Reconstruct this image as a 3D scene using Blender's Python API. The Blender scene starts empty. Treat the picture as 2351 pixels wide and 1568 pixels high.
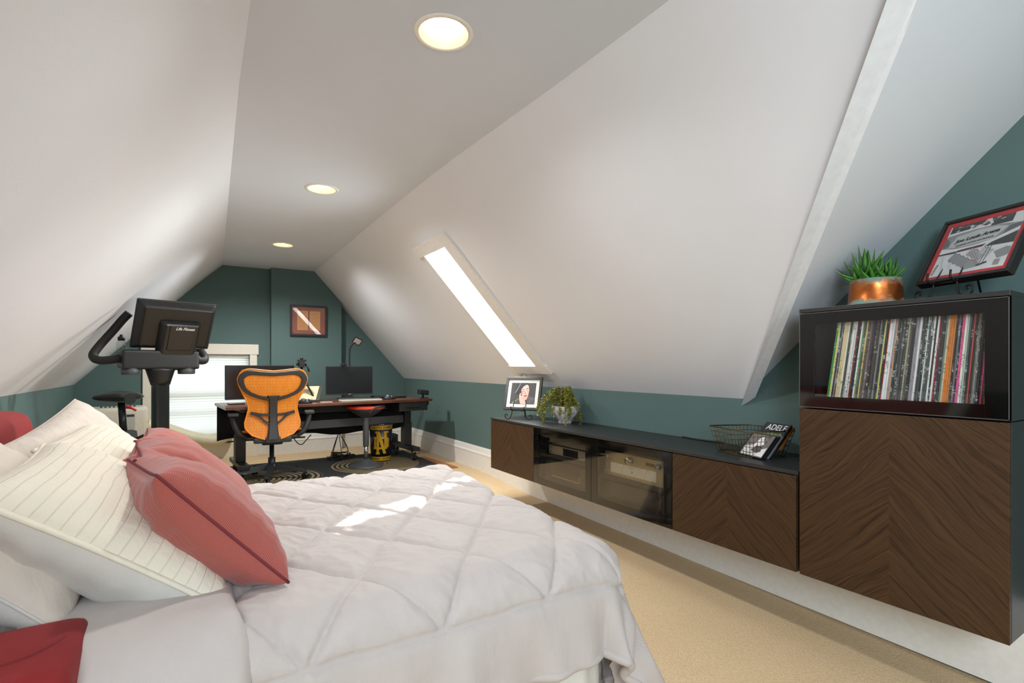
import bpy, bmesh, math, random
from mathutils import Vector, Matrix, noise
R = random.Random(7)
scene = bpy.context.scene
COL = scene.collection
PI = math.pi

# ------------------------------------------------------------------ helpers
def lin(c):
    return tuple((x / 12.92 if x <= .04045 else ((x + .055) / 1.055) ** 2.4) for x in c)
def rgb(r, g, b):
    return lin((r / 255, g / 255, b / 255)) + (1.0,)

class NT:
    """small helper around a material node tree"""
    def __init__(s, name):
        s.m = bpy.data.materials.new(name); s.m.use_nodes = True
        s.t = s.m.node_tree; s.t.nodes.clear()
        s.out = s.t.nodes.new('ShaderNodeOutputMaterial')
    def n(s, typ, ins=None, **kw):
        nd = s.t.nodes.new('ShaderNode' + typ)
        for k, v in kw.items(): setattr(nd, k, v)
        for k, v in (ins or {}).items():
            if isinstance(v, bpy.types.NodeSocket): s.t.links.new(v, nd.inputs[k])
            else: nd.inputs[k].default_value = v
        return nd
    def math(s, op, a, b=0.0, c=0.0):
        return s.n('Math', {0: a, 1: b, 2: c}, operation=op).outputs[0]
    def mix(s, f, a, b):
        nd = s.n('Mix', {0: f, 6: a, 7: b}, data_type='RGBA'); return nd.outputs[2]
    def noise(s, vec, scale, detail=3, rough=.5, out='Fac'):
        return s.n('TexNoise', {'Vector': vec, 'Scale': scale, 'Detail': detail, 'Roughness': rough}).outputs[out]
    def ramp(s, f, stops):
        nd = s.n('ValToRGB', {0: f}); cr = nd.color_ramp
        while len(cr.elements) < len(stops): cr.elements.new(.5)
        for e, (p, c) in zip(cr.elements, stops): e.position = p; e.color = c
        return nd.outputs[0]
    def coord(s, which='Object'): return s.n('TexCoord').outputs[which]
    def xyz(s, v): return s.n('SeparateXYZ', {0: v}).outputs
    def vec(s, x, y, z): return s.n('CombineXYZ', {0: x, 1: y, 2: z}).outputs[0]
    def bump(s, h, st=.2, d=.005): return s.n('Bump', {'Height': h, 'Strength': st, 'Distance': d}).outputs[0]
    def bsdf(s, col, rough=.5, metal=0.0, normal=None, **kw):
        ins = {'Base Color': col, 'Roughness': rough, 'Metallic': metal}
        if normal is not None: ins['Normal'] = normal
        ins.update({k.replace('_', ' '): v for k, v in kw.items()})
        return s.n('BsdfPrincipled', ins)
    def done(s, sh):
        s.t.links.new(sh.outputs[0], s.out.inputs[0]); return s.m

_cache = {}
def M(name, col=None, rough=.5, metal=0.0, **kw):
    """plain material with a very slight procedural tone variation"""
    if name in _cache: return _cache[name]
    t = NT(name)
    f = t.noise(t.coord(), 40, 2)
    c2 = tuple(min(1, x * 1.10) for x in col[:3]) + (1,)
    c1 = tuple(x * .92 for x in col[:3]) + (1,)
    t.done(t.bsdf(t.mix(f, c1, c2), rough, metal, **kw))
    _cache[name] = t.m
    return t.m

def glow(name, col, st):
    t = NT(name); t.done(t.n('Emission', {0: col, 1: st})); return t.m

def obj(name, bm, mats, parent=None, smooth=None):
    me = bpy.data.meshes.new(name)
    bm.normal_update(); bm.to_mesh(me); bm.free()
    if not isinstance(mats, (list, tuple)): mats = [mats]
    for m in mats: me.materials.append(m)
    if smooth is not None:
        if smooth >= 180:
            for p in me.polygons: p.use_smooth = True
        else: smooth_angle(me, smooth)
    o = bpy.data.objects.new(name, me); COL.objects.link(o)
    if parent is not None: o.parent = parent
    return o

def smooth_angle(me, deg):
    for p in me.polygons: p.use_smooth = True
    me.set_sharp_from_angle(angle=math.radians(deg))

def tag(o, label, cat, group=None):
    o['label'] = label; o['category'] = cat
    if group: o['group'] = group
    return o
def thing(name, label, cat, loc=(0, 0, 0), rz=0.0, group=None):
    o = bpy.data.objects.new(name, None); COL.objects.link(o)
    o.empty_display_size = .05
    o.location = loc; o.rotation_euler = (0, 0, rz)
    return tag(o, label, cat, group)
def struct(o):
    o['kind'] = 'structure'; return o

def add(bm, verts, faces, mi=0, mtx=None):
    vs = [bm.verts.new(mtx @ Vector(v) if mtx else v) for v in verts]
    out = []
    for f in faces:
        try:
            fc = bm.faces.new([vs[i] for i in f]); fc.material_index = mi; out.append(fc)
        except ValueError: pass
    return vs, out

BOXF = [(0, 3, 2, 1), (4, 5, 6, 7), (0, 1, 5, 4), (1, 2, 6, 5), (2, 3, 7, 6), (3, 0, 4, 7)]
def box(bm, x0, x1, y0, y1, z0, z1, bev=0.0, seg=2, mi=0, mtx=None):
    v = [(x0, y0, z0), (x1, y0, z0), (x1, y1, z0), (x0, y1, z0), (x0, y0, z1), (x1, y0, z1), (x1, y1, z1), (x0, y1, z1)]
    t = bmesh.new(); vs = [t.verts.new(p) for p in v]
    for f in BOXF: t.faces.new([vs[i] for i in f])
    if bev > 0:
        bmesh.ops.bevel(t, geom=t.edges[:], offset=bev, segments=seg, profile=.6, affect='EDGES')
    merge(bm, t, mi, mtx)
def merge(bm, t, mi=None, mtx=None):
    t.verts.index_update(); mp = {}
    for v in t.verts: mp[v] = bm.verts.new(mtx @ v.co if mtx else v.co)
    for f in t.faces:
        try:
            nf = bm.faces.new([mp[v] for v in f.verts]); nf.smooth = f.smooth
            nf.material_index = f.material_index if mi is None else mi
        except ValueError: pass
    t.free()
def cbox(bm, c, s, bev=0.0, seg=2, mi=0, mtx=None):
    box(bm, c[0] - s[0] / 2, c[0] + s[0] / 2, c[1] - s[1] / 2, c[1] + s[1] / 2, c[2] - s[2] / 2, c[2] + s[2] / 2, bev, seg, mi, mtx)

def lathe(bm, prof, n=32, mi=0, mtx=None, caps=True, rib=None):
    """prof: list of (radius, z) bottom to top; rib(angle, k) multiplies the radius"""
    vs = []
    for k, (r, z) in enumerate(prof):
        ring = []
        for i in range(n):
            a = 2 * PI * i / n; rr = r * (rib(a, k) if rib else 1)
            p = Vector((rr * math.cos(a), rr * math.sin(a), z))
            ring.append(bm.verts.new(mtx @ p if mtx else p))
        vs.append(ring)
    for k in range(len(prof) - 1):
        for i in range(n):
            f = bm.faces.new((vs[k][i], vs[k][(i + 1) % n], vs[k + 1][(i + 1) % n], vs[k + 1][i])); f.material_index = mi; f.smooth = True
    if caps:
        if prof[0][0] > 1e-5: bm.faces.new(list(reversed(vs[0]))).material_index = mi
        if prof[-1][0] > 1e-5: bm.faces.new(vs[-1]).material_index = mi

def frames(path):
    pts = [Vector(p) for p in path]; T = []
    for i in range(len(pts)):
        a = pts[max(i - 1, 0)]; b = pts[min(i + 1, len(pts) - 1)]
        T.append((b - a).normalized())
    up = Vector((0, 0, 1)) if abs(T[0].z) < .9 else Vector((1, 0, 0))
    N = [(up - T[0] * up.dot(T[0])).normalized()]
    for i in range(1, len(pts)):
        v = N[-1] - T[i] * N[-1].dot(T[i])
        N.append(v.normalized() if v.length > 1e-6 else N[-1])
    return pts, T, N
def spline(path, n=6, closed=False):
    P = [Vector(p) for p in path]; out = []
    m = len(P)
    rng = range(m) if closed else range(m - 1)
    for i in rng:
        if closed: p0, p1, p2, p3 = P[i - 1], P[i], P[(i + 1) % m], P[(i + 2) % m]
        else: p0, p1, p2, p3 = P[max(i - 1, 0)], P[i], P[i + 1], P[min(i + 2, m - 1)]
        for k in range(n):
            t = k / n
            out.append(.5 * ((2 * p1) + (p2 - p0) * t + (2 * p0 - 5 * p1 + 4 * p2 - p3) * t * t + (3 * p1 - p0 - 3 * p2 + p3) * t ** 3))
    if not closed: out.append(P[-1])
    return out
def tube(bm, path, r, n=10, mi=0, closed=False, mtx=None, flat=None, caps=True):
    """r: number or list; flat=(direction, factor) squashes the section along a direction"""
    pts, T, N = frames(path); rings = []
    for i, p in enumerate(pts):
        rr = r[i] if isinstance(r, (list, tuple)) else r
        B = T[i].cross(N[i]); ring = []
        for k in range(n):
            a = 2 * PI * k / n
            d = (N[i] * math.cos(a) + B * math.sin(a)) * rr
            if flat:
                fd = Vector(flat[0]); d = d - fd * d.dot(fd) * (1 - flat[1])
            q = p + d; ring.append(bm.verts.new(mtx @ q if mtx else q))
        rings.append(ring)
    m = len(rings)
    for i in range(m if closed else m - 1):
        A, Bq = rings[i], rings[(i + 1) % m]
        for k in range(n):
            f = bm.faces.new((A[k], A[(k + 1) % n], Bq[(k + 1) % n], Bq[k])); f.material_index = mi; f.smooth = True
    if not closed and caps:
        bm.faces.new(list(reversed(rings[0]))).material_index = mi
        bm.faces.new(rings[-1]).material_index = mi
def prism(bm, poly, axis, a, b, mi=0, mtx=None):
    """extrude a 2-D polygon along an axis from a to b"""
    def p3(p, h):
        return {'x': (h, p[0], p[1]), 'y': (p[0], h, p[1]), 'z': (p[0], p[1], h)}[axis]
    n = len(poly)
    v = [p3(p, a) for p in poly] + [p3(p, b) for p in poly]
    f = [tuple(range(n))[::-1], tuple(range(n, 2 * n))] + [(i, (i + 1) % n, n + (i + 1) % n, n + i) for i in range(n)]
    _, fs = add(bm, v, f, mi, mtx)
    bmesh.ops.recalc_face_normals(bm, faces=fs)
def mesh(f, *a, **k):
    bm = bmesh.new(); f(bm, *a, **k); return bm
def B(*a, **k): return mesh(box, *a, **k)

def frame_mtx(o, ex, ez):
    """local x -> ex, local z -> ez, local y = ez x ex"""
    ex = Vector(ex).normalized(); ez = Vector(ez).normalized(); ey = ez.cross(ex)
    m = Matrix((ex, ey, ez)).transposed().to_4x4(); m.translation = Vector(o); return m

def text_bm(s, size, mtx, shear=0.0, bold=0.0, ext=.0004, align='CENTER', sx=1.0):
    c = bpy.data.curves.new('lettering', 'FONT'); c.body = s; c.size = size; c.align_x = align; c.align_y = 'CENTER'
    c.shear = shear; c.offset = bold; c.extrude = ext; c.resolution_u = 4
    o = bpy.data.objects.new('lettering', c); COL.objects.link(o)
    dg = bpy.context.evaluated_depsgraph_get(); dg.update()
    me = bpy.data.meshes.new_from_object(o.evaluated_get(dg))
    bm = bmesh.new(); bm.from_mesh(me)
    for v in bm.verts: v.co.x *= sx; v.co = mtx @ v.co if mtx else v.co
    bpy.data.objects.remove(o); bpy.data.curves.remove(c); bpy.data.meshes.remove(me)
    return bm

def art(polys, mtx, name, parent, step=.00025):
    step = min(step, .0018 / max(1, len(polys)))
    """flat printed artwork: polygons in metres on a sheet, each layer a hair above the previous"""
    bm = bmesh.new(); mats = []; idx = {}
    for k, (col, poly) in enumerate(polys):
        if col not in idx:
            idx[col] = len(mats); mats.append(M('ink_%d_%d_%d' % col, rgb(*col), .6))
        vs = [bm.verts.new(mtx @ Vector((p[0], p[1], step * (k + 1)))) for p in poly]
        try:
            f = bm.faces.new(vs); f.material_index = idx[col]
        except ValueError: pass
    return obj(name, bm, mats, parent)
def R4(x0, y0, x1, y1): return [(x0, y0), (x1, y0), (x1, y1), (x0, y1)]
def ell(cx, cy, rx, ry, n=20, rot=0):
    return [(cx + rx * math.cos(2 * PI * i / n) * math.cos(rot) - ry * math.sin(2 * PI * i / n) * math.sin(rot),
             cy + rx * math.cos(2 * PI * i / n) * math.sin(rot) + ry * math.sin(2 * PI * i / n) * math.cos(rot)) for i in range(n)]
def line(pts, w):
    """thin poly strips for a drawn line"""
    out = []
    for (a, b) in zip(pts[:-1], pts[1:]):
        d = Vector((b[0] - a[0], b[1] - a[1])); 
        if d.length < 1e-6: continue
        n = Vector((-d.y, d.x)).normalized() * w / 2
        out.append([(a[0] - n.x, a[1] - n.y), (b[0] - n.x, b[1] - n.y), (b[0] + n.x, b[1] + n.y), (a[0] + n.x, a[1] + n.y)])
    return out

# ------------------------------------------------------------------ materials
def wall_mat(name, col, bump=.12, sc=60, var=.06):
    t = NT(name); v = t.coord()
    f = t.noise(v, 1.3, 3)
    c1 = tuple(x * (1 - var) for x in col[:3]) + (1,); c2 = tuple(min(1, x * (1 + var)) for x in col[:3]) + (1,)
    h = t.noise(v, sc, 4); h2 = t.noise(v, 3.0, 2)
    hh = t.math('ADD', h, t.math('MULTIPLY', h2, 6.0))
    return t.done(t.bsdf(t.mix(f, c1, c2), .75, 0, t.bump(hh, bump, .004)))
PLASTER = wall_mat('white_plaster', rgb(219, 222, 227), .10)
CEILP = wall_mat('flat_ceiling_paint', rgb(208, 217, 228), .10)
TEAL = wall_mat('teal_wall_paint', rgb(82, 106, 103), .05, 120)
TRIM = M('cream_trim_paint', rgb(226, 219, 203), .4)
BASEB = M('white_baseboard_paint', rgb(226, 223, 216), .4)

def carpet_mat():
    t = NT('beige_loop_carpet'); v = t.coord()
    a = t.n('TexVoronoi', {'Vector': v, 'Scale': 135.0}).outputs['Distance']
    x, y, z = t.xyz(v)
    rows = t.math('SINE', t.math('MULTIPLY', t.math('ADD', x, t.math('MULTIPLY', y, .6)), 560.0))
    h = t.math('ADD', t.math('MULTIPLY', rows, .07), t.math('SUBTRACT', 1.0, a))
    f = t.noise(v, 4, 4)
    base = t.mix(f, rgb(216, 188, 148), rgb(226, 200, 162))
    dark = t.math('MULTIPLY', t.math('SMOOTH_MIN', a, .6, .1), .6)
    col = t.mix(dark, base, rgb(160, 126, 84))
    return t.done(t.bsdf(col, .95, 0, t.bump(h, .4, .004)))
CARPET = carpet_mat()

def oak_mat():
    """dark stained oak veneer, grain slanting down both ways from the middle of each door (chevron)"""
    t = NT('dark_oak_veneer'); x, y, z = t.xyz(t.coord())
    a = t.math('ABSOLUTE', y)
    sgn = t.math('SIGN', y)
    q = t.math('ADD', z, t.math('MULTIPLY', a, .95))            # across the grain
    l = t.math('SUBTRACT', t.math('MULTIPLY', z, .9), a)        # along the grain
    seed = t.math('MULTIPLY', sgn, 3.7)
    big = t.noise(t.vec(t.math('MULTIPLY', q, 5.0), t.math('MULTIPLY', l, 1.6), seed), 1.0, 3)
    qq = t.math('ADD', q, t.math('MULTIPLY', big, .16))
    lines = t.noise(t.vec(t.math('MULTIPLY', qq, 130.0), t.math('MULTIPLY', l, 2.6), seed), 1.0, 3, .6)
    fine = t.noise(t.vec(t.math('MULTIPLY', q, 420.0), t.math('MULTIPLY', l, 14.0), seed), 1.0, 2)
    f = t.math('ADD', t.math('MULTIPLY', lines, .75), t.math('MULTIPLY', fine, .25))
    col = t.ramp(f, [(.34, rgb(40, 26, 14)), (.46, rgb(60, 41, 23)), (.70, rgb(76, 53, 31))])
    return t.done(t.bsdf(col, .5, 0, t.bump(f, .25, .002), Specular_IOR_Level=.25))
OAK = oak_mat()
def cabblack():
    t = NT('black_brown_laminate'); x, y, z = t.xyz(t.coord())
    f = t.noise(t.vec(t.math('MULTIPLY', x, 120.0), t.math('MULTIPLY', y, 6.0), t.math('MULTIPLY', z, 6.0)), 1.0, 3)
    return t.done(t.bsdf(t.mix(f, rgb(30, 31, 31), rgb(44, 45, 44)), .38, 0, t.bump(f, .08, .001)))
CAB = cabblack()
BLACK = M('black_plastic', rgb(26, 26, 27), .45)
BLACKG = M('black_gloss', rgb(14, 14, 14), .12)
DGREY = M('dark_grey_plastic', rgb(52, 53, 54), .45)
GREYM = M('grey_metal', rgb(92, 94, 96), .35, .6)
CHROME = M('chrome', rgb(205, 205, 205), .15, 1.0)
IRON = M('black_iron', rgb(18, 17, 16), .5, .3)
WHITEP = M('white_plastic', rgb(226, 222, 208), .4)
PAPER = M('paper', rgb(236, 230, 214), .8)
RUBBER = M('rubber', rgb(20, 20, 20), .7)

def glass_mat(name, tint, base=.05, ior=1.5):
    t = NT(name)
    fr = t.n('Fresnel', {'IOR': ior}).outputs[0]
    front = t.math('SUBTRACT', 1.0, t.n('NewGeometry').outputs['Backfacing'])
    f = t.math('MULTIPLY', t.math('ADD', fr, base), front)
    tr = t.n('BsdfTransparent', {0: tint}); gl = t.n('BsdfGlossy', {0: (1, 1, 1, 1), 'Roughness': .0})
    return t.done(t.n('MixShader', {0: f, 1: tr.outputs[0], 2: gl.outputs[0]}))
GLASS_CLEAR = glass_mat('clear_pane', (.93, .94, .93, 1), .01)
GLASS_SMOKE = glass_mat('smoked_pane', (.74, .72, .67, 1), .02)
GLASS_PIC = glass_mat('picture_glass', (.95, .95, .95, 1), .005)
GLASS_BORDER = M('black_glass_border', rgb(9, 9, 8), .06)

def cloth(name, c1, c2, sc=900, rough=.9, bst=.25, wr=.0):
    t = NT(name); v = t.coord()
    a = t.noise(v, sc, 2); b = t.noise(v, 9, 4)
    h = t.math('ADD', t.math('MULTIPLY', a, .3), t.math('MULTIPLY', b, 4.0 if wr else .5))
    if wr:
        x, y, z = t.xyz(v)
        w1 = t.noise(t.vec(t.math('MULTIPLY', t.math('ADD', x, t.math('MULTIPLY', y, .5)), 32.0), t.math('MULTIPLY', t.math('SUBTRACT', y, t.math('MULTIPLY', x, .5)), 13.0), t.math('MULTIPLY', z, 9.0)), 1.0, 3, .5)
        h = t.math('ADD', h, t.math('MULTIPLY', w1, wr))
    return t.done(t.bsdf(t.mix(b, c1, c2), rough, 0, t.bump(h, bst, .004), Sheen_Weight=.15))
COMF = cloth('mushroom_cotton', rgb(180, 170, 166), rgb(192, 183, 178), 700, .85, .34, 2.4)
SHEET = cloth('white_cotton', rgb(206, 202, 192), rgb(222, 218, 208), 700, .9, .3, 4.0)
PILLOWB = cloth('beige_cotton', rgb(203, 190, 176), rgb(216, 204, 192), 700, .9, .4, 3.0)
PILLOWG = cloth('grey_cotton', rgb(196, 192, 184), rgb(210, 206, 198), 700, .9, .3, 2.0)
def velvet():
    t = NT('red_velvet'); v = t.coord(); a = t.noise(v, 300, 3); b = t.noise(v, 7, 4)
    return t.done(t.bsdf(t.mix(b, rgb(116, 15, 19), rgb(142, 26, 27)), .85, 0, t.bump(a, .3, .002), Sheen_Weight=.15, Sheen_Roughness=.4, Sheen_Tint=(1, .3, .3, 1)))
VELVET = velvet()
def quilt():
    t = NT('quilted_cream_cotton'); x, y, z = t.xyz(t.coord('UV'))
    wob = t.math('MULTIPLY', t.noise(t.vec(t.math('MULTIPLY', x, 3.0), t.math('MULTIPLY', y, 3.0), 0.0), 1, 2), .05)
    s = t.math('PINGPONG', t.math('ADD', y, wob), .0135)
    line = t.math('SMOOTH_MIN', t.math('MULTIPLY', s, 420.0), 1.0, .3)
    cr = t.noise(t.vec(t.math('MULTIPLY', x, 38.0), t.math('MULTIPLY', y, 24.0), 0.0), 1.0, 4, .6)
    h = t.math('ADD', line, t.math('MULTIPLY', cr, 2.6))
    col = t.mix(line, rgb(219, 209, 188), rgb(226, 217, 199))
    return t.done(t.bsdf(col, .95, 0, t.bump(h, .4, .004), Sheen_Weight=.1))
QUILT = quilt()
def herring():
    t = NT('coral_herringbone'); x, y, z = t.xyz(t.coord('UV'))
    tri = t.math('PINGPONG', t.math('MULTIPLY', x, 150.0), 1.0)
    w = t.math('FRACT', t.math('ADD', t.math('MULTIPLY', y, 240.0), tri))
    f = t.math('GREATER_THAN', w, .55)
    nz = t.noise(t.vec(x, y, 0.0), 200, 2)
    f2 = t.math('ADD', t.math('MULTIPLY', f, .8), t.math('MULTIPLY', nz, .2))
    col = t.mix(f2, rgb(186, 98, 82), rgb(136, 66, 66))
    return t.done(t.bsdf(col, .9, 0, t.bump(w, .25, .002), Sheen_Weight=.2))
HERR = herring()
HERRSEAM = M('coral_seam', rgb(112, 42, 48), .9)
def walnut():
    t = NT('walnut_top'); x, y, z = t.xyz(t.coord())
    f = t.noise(t.vec(t.math('MULTIPLY', x, 2.5), t.math('MULTIPLY', y, 40.0), z), 1.0, 4)
    return t.done(t.bsdf(t.ramp(f, [(.3, rgb(66, 33, 20)), (.7, rgb(108, 62, 42))]), .3))
WALNUT = walnut()
# ------------------------------------------------------------------ light levels
LAMP_W, WORLD, E_NEAR, E_FILL, E_GAB, E_SKY, E_SPOT, EXPO = 21, 1.0, 7, 48, 1.35, 28, 2600, 0.94
# ------------------------------------------------------------------ room shell
W, LW, YB, YN, ZC = 2.378, -1.0, 6.53, -1.8, 2.24
KR, KL = .95, .93
def interp(tab, y):
    if y <= tab[0][0]: return tab[0][1]
    for (a, p), (b, q) in zip(tab[:-1], tab[1:]):
        if y <= b: return p + (q - p) * (y - a) / (b - a)
    return tab[-1][1]
def XR(y): return interp([(-2, 1.24), (1.4, 1.235), (2.7, 1.185), (4, 1.19), (6.6, 1.22)], y)
def XL(y): return interp([(-2, .142), (1.75, .147), (2.3, .152), (3.85, .194), (6.6, .27)], y)
FLOORT = [(-2, 0), (.6, 0), (2, .033), (3.5, .05), (4.3, .098), (7, .1)]   # the old floor rises a little towards the gable
def FZ(y): return interp(FLOORT, y)

bm = bmesh.new()
ys = [-1.8, .6, 2, 3.5, 3.8, 4.1, 4.3, 6.65]
for a, b in zip(ys[:-1], ys[1:]):
    add(bm, [(LW - .12, a, FZ(a)), (W + .12, a, FZ(a)), (W + .12, b, FZ(b)), (LW - .12, b, FZ(b))], [(0, 1, 2, 3)])
bmesh.ops.remove_doubles(bm, verts=bm.verts[:], dist=1e-5)
ext = bmesh.ops.extrude_face_region(bm, geom=bm.faces[:])
for v in [g for g in ext['geom'] if isinstance(g, bmesh.types.BMVert)]: v.co.z -= .12
bmesh.ops.recalc_face_normals(bm, faces=bm.faces[:])
struct(obj('floor', bm, CARPET))

# right roof slope with the skylight opening
SKX0, SKX1, SKY0, SKY1 = 1.463, 2.216, 3.195, 3.565
def YV(x): return 1.555 - (W - x) * 1.063
bm = bmesh.new()
SS = [0, .06, .136, .30, .45, .60, .768, .88, 1.0]
def slope_pt(s, y):
    x = W - s * (W - XR(y)); return (x, y, KR + s * (ZC - KR))
grid = {}
TY = [0, .15, .3, .45, .6, .75, .9, 1.0]
rows = []
for t in TY:
    rows.append([slope_pt(s, YV(W - s * 1.155) * (1 - t) + SKY0 * t) for s in SS])
for y in (SKY1, 4.0, 4.6, 5.3, 6.0, YB + .1): rows.append([slope_pt(s, y) for s in SS])
V = [[bm.verts.new(p) for p in r] for r in rows]
for j in range(len(V) - 1):
    for i in range(len(SS) - 1):
        if j == len(TY) - 1 and 2 <= i < 6: continue
        bm.faces.new((V[j][i], V[j][i + 1], V[j + 1][i + 1], V[j + 1][i])).smooth = True
bmesh.ops.recalc_face_normals(bm, faces=bm.faces[:])
struct(obj('ceiling_slope_right', bm, PLASTER))

# left roof slope
bm = bmesh.new(); rows = []
for k in range(34):
    y = YN + (YB + .1 - YN) * k / 33
    r = []
    for i in range(13):
        s = i / 12
        x = LW + s * (XL(y) - LW); z = KL + s * (ZC - KL)
        w = .012 * noise.noise(Vector((x * 1.3, y * .9, 3))) * math.sin(PI * s)
        far = max(0, (y - 3.0) / 3.5)
        ease = .03 * far * math.sin(PI * s) * (s - .2)
        r.append(bm.verts.new((x - .7 * (w + ease), y, z + .7 * (w + ease))))
    rows.append(r)
for a, b in zip(rows[:-1], rows[1:]):
    for i in range(12): bm.faces.new((a[i], b[i], b[i + 1], a[i + 1])).smooth = True
struct(obj('ceiling_slope_left', bm, PLASTER))

# flat ceiling with round openings for the downlights
DL = [(.714, 1.58), (.69, 3.385), (.70, 5.14)]
bm = bmesh.new(); edges = []
def loop(pts):
    vs = [bm.verts.new(p) for p in pts]
    for i in range(len(vs)): edges.append(bm.edges.new((vs[i], vs[(i + 1) % len(vs)])))
yl = [-1.8, 0, 1.75, 2.3, 3, 3.85, 5, YB + .1]
yr = [YB + .1, 5, 4, 3.3, 2.7, 2.1, 1.4, .8, .37]
loop([(XL(y) - .06, y, ZC) for y in yl] + [(XR(y) + .06, y, ZC) for y in yr] + [(W, .2645, ZC), (W, -1.8, ZC)])
for x, y in DL: loop([(x + .085 * math.cos(2 * PI * i / 40), y + .085 * math.sin(2 * PI * i / 40), ZC) for i in range(40)])
bmesh.ops.triangle_fill(bm, edges=edges, use_beauty=True, use_dissolve=False, normal=(0, 0, -1))
struct(obj('ceiling', bm, CEILP))

# the dormer's own sloping ceiling beside the camera, and the boxed valley rafter where the two roofs meet
def DZ(y): return 2.4985 - .977 * y
bm = bmesh.new()
add(bm, [(W, 1.53, DZ(1.53)), (1.236, .2645, ZC), (W, .2645, ZC)], [(0, 1, 2)])
struct(obj('ceiling_dormer', bm, PLASTER))
bm = bmesh.new()
A0, A1 = Vector((2.383, 1.601, .905)), Vector((1.396, .556, 1.988))
B0, B1 = Vector((2.372, 1.512, .962)), Vector((1.469, .518, 1.993))
A1 = A0 + (A1 - A0) * 1.26; B1 = B0 + (B1 - B0) * 1.28
up = Vector((.738, .12, .674)) * .06
add(bm, [A0, B0, A0 + up + Vector((.03, 0, 0)), A1, B1, A1 + up], [(0, 1, 2), (3, 5, 4), (0, 3, 4, 1), (1, 4, 5, 2), (2, 5, 3, 0)])
bmesh.ops.recalc_face_normals(bm, faces=bm.faces[:])
struct(obj('trim_1', bm, M('white_beam_paint', rgb(224, 226, 229), .6)))

# walls
def wall_poly(name, polys, axis, a, b, mat):
    bm = bmesh.new()
    for p in polys: prism(bm, p, axis, a, b)
    return struct(obj(name, bm, mat))
wall_poly('wall_right', [[(6.53, -.05), (6.53, KR + .05), (1.60, KR + .05), (1.545, DZ(1.545) + .05), (.2645, ZC + .05), (-1.9, ZC + .05), (-1.9, -.05)]], 'x', W, W + .12, TEAL)
wall_poly('wall_left', [[(YB, -.05), (YB, KL), (YN, KL), (YN, -.05)]], 'x', LW - .12, LW, TEAL)
WX0, WX1, WZ0, WZ1 = -.378, .539, .333, 1.244
ml = (ZC - KL) / (.27 - LW)
wall_poly('wall_back', [[(LW - .1, -.02), (WX0, -.02), (WX0, KL + .08 + ml * (WX0 - LW)), (LW, KL + .08), (LW - .1, KL)],
                        [(WX0, -.02), (WX1, -.02), (WX1, WZ0), (WX0, WZ0)],
                        [(WX0, WZ1), (WX1, WZ1), (WX1, ZC + .08), (.27, ZC + .08), (WX0, KL + .08 + ml * (WX0 - LW))],
                        [(WX1, -.02), (W + .1, -.02), (W + .1, KR), (W, KR + .08), (1.22, ZC + .08), (WX1, ZC + .08)]], 'y', YB, YB + .12, TEAL)
wall_poly('wall_chimney', [[(.75, 0), (1.532, 0), (1.532, 1.97), (1.22, ZC + .08), (.75, ZC + .08)]], 'y', 6.40, YB, TEAL)
NX0, NX1, NZ0, NZ1 = -.15, 1.15, .75, 2.0  # unseen window opening, assumed behind the camera for its light
ml2 = (ZC - KL) / (.142 - LW)
wall_poly('wall_near', [[(LW - .1, -.02), (NX0, -.02), (NX0, KL + ml2 * (NX0 - LW)), (LW, KL), (LW - .1, KL)],
                        [(NX0, -.02), (NX1, -.02), (NX1, NZ0), (NX0, NZ0)], [(NX0, NZ1), (NX1, NZ1), (NX1, ZC), (.142, ZC), (NX0, KL + ml2 * (NX0 - LW))],
                        [(NX1, -.02), (W, -.02), (W, ZC), (NX1, ZC)]], 'y', YN - .12, YN, TEAL)

# baseboards (tall, with a moulded cap)
def baseboard(name, p, q, ztop, zb0, zb1, thick, inward):
    bm = bmesh.new(); p, q, n = Vector(p), Vector(q), Vector(inward)
    prof = [(0, None), (thick, None), (thick, ztop - .075), (thick + .004, ztop - .07), (thick + .004, ztop - .06), (thick - .004, ztop - .045), (thick - .008, ztop - .012), (thick - .012, ztop), (0, ztop)]
    vs = []
    for pt, zb in ((p, zb0), (q, zb1)):
        vs.append([bm.verts.new((pt.x + n.x * d, pt.y + n.y * d, zb if z is None else z)) for d, z in prof])
    for i in range(len(prof) - 1): bm.faces.new((vs[0][i], vs[1][i], vs[1][i + 1], vs[0][i + 1]))
    bm.faces.new(vs[0]); bm.faces.new(list(reversed(vs[1])))
    bmesh.ops.recalc_face_normals(bm, faces=bm.faces[:])
    return struct(obj(name, bm, BASEB))
baseboard('baseboard_right', (W, 6.53, 0), (W, -1.8, 0), .325, .08, -.01, .022, (-1, 0, 0))
baseboard('baseboard_left', (LW, -1.8, 0), (LW, 6.53, 0), .30, -.01, .08, .022, (1, 0, 0))
baseboard('baseboard_chimney', (.75, 6.40, 0), (1.532, 6.40, 0), .315, .09, .09, .022, (0, -1, 0))
baseboard('baseboard_back', (.61, YB, 0), (.75, YB, 0), .315, .09, .09, .022, (0, -1, 0))
baseboard('baseboard_corner', (1.532, YB, 0), (W, YB, 0), .325, .09, .09, .022, (0, -1, 0))

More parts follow.
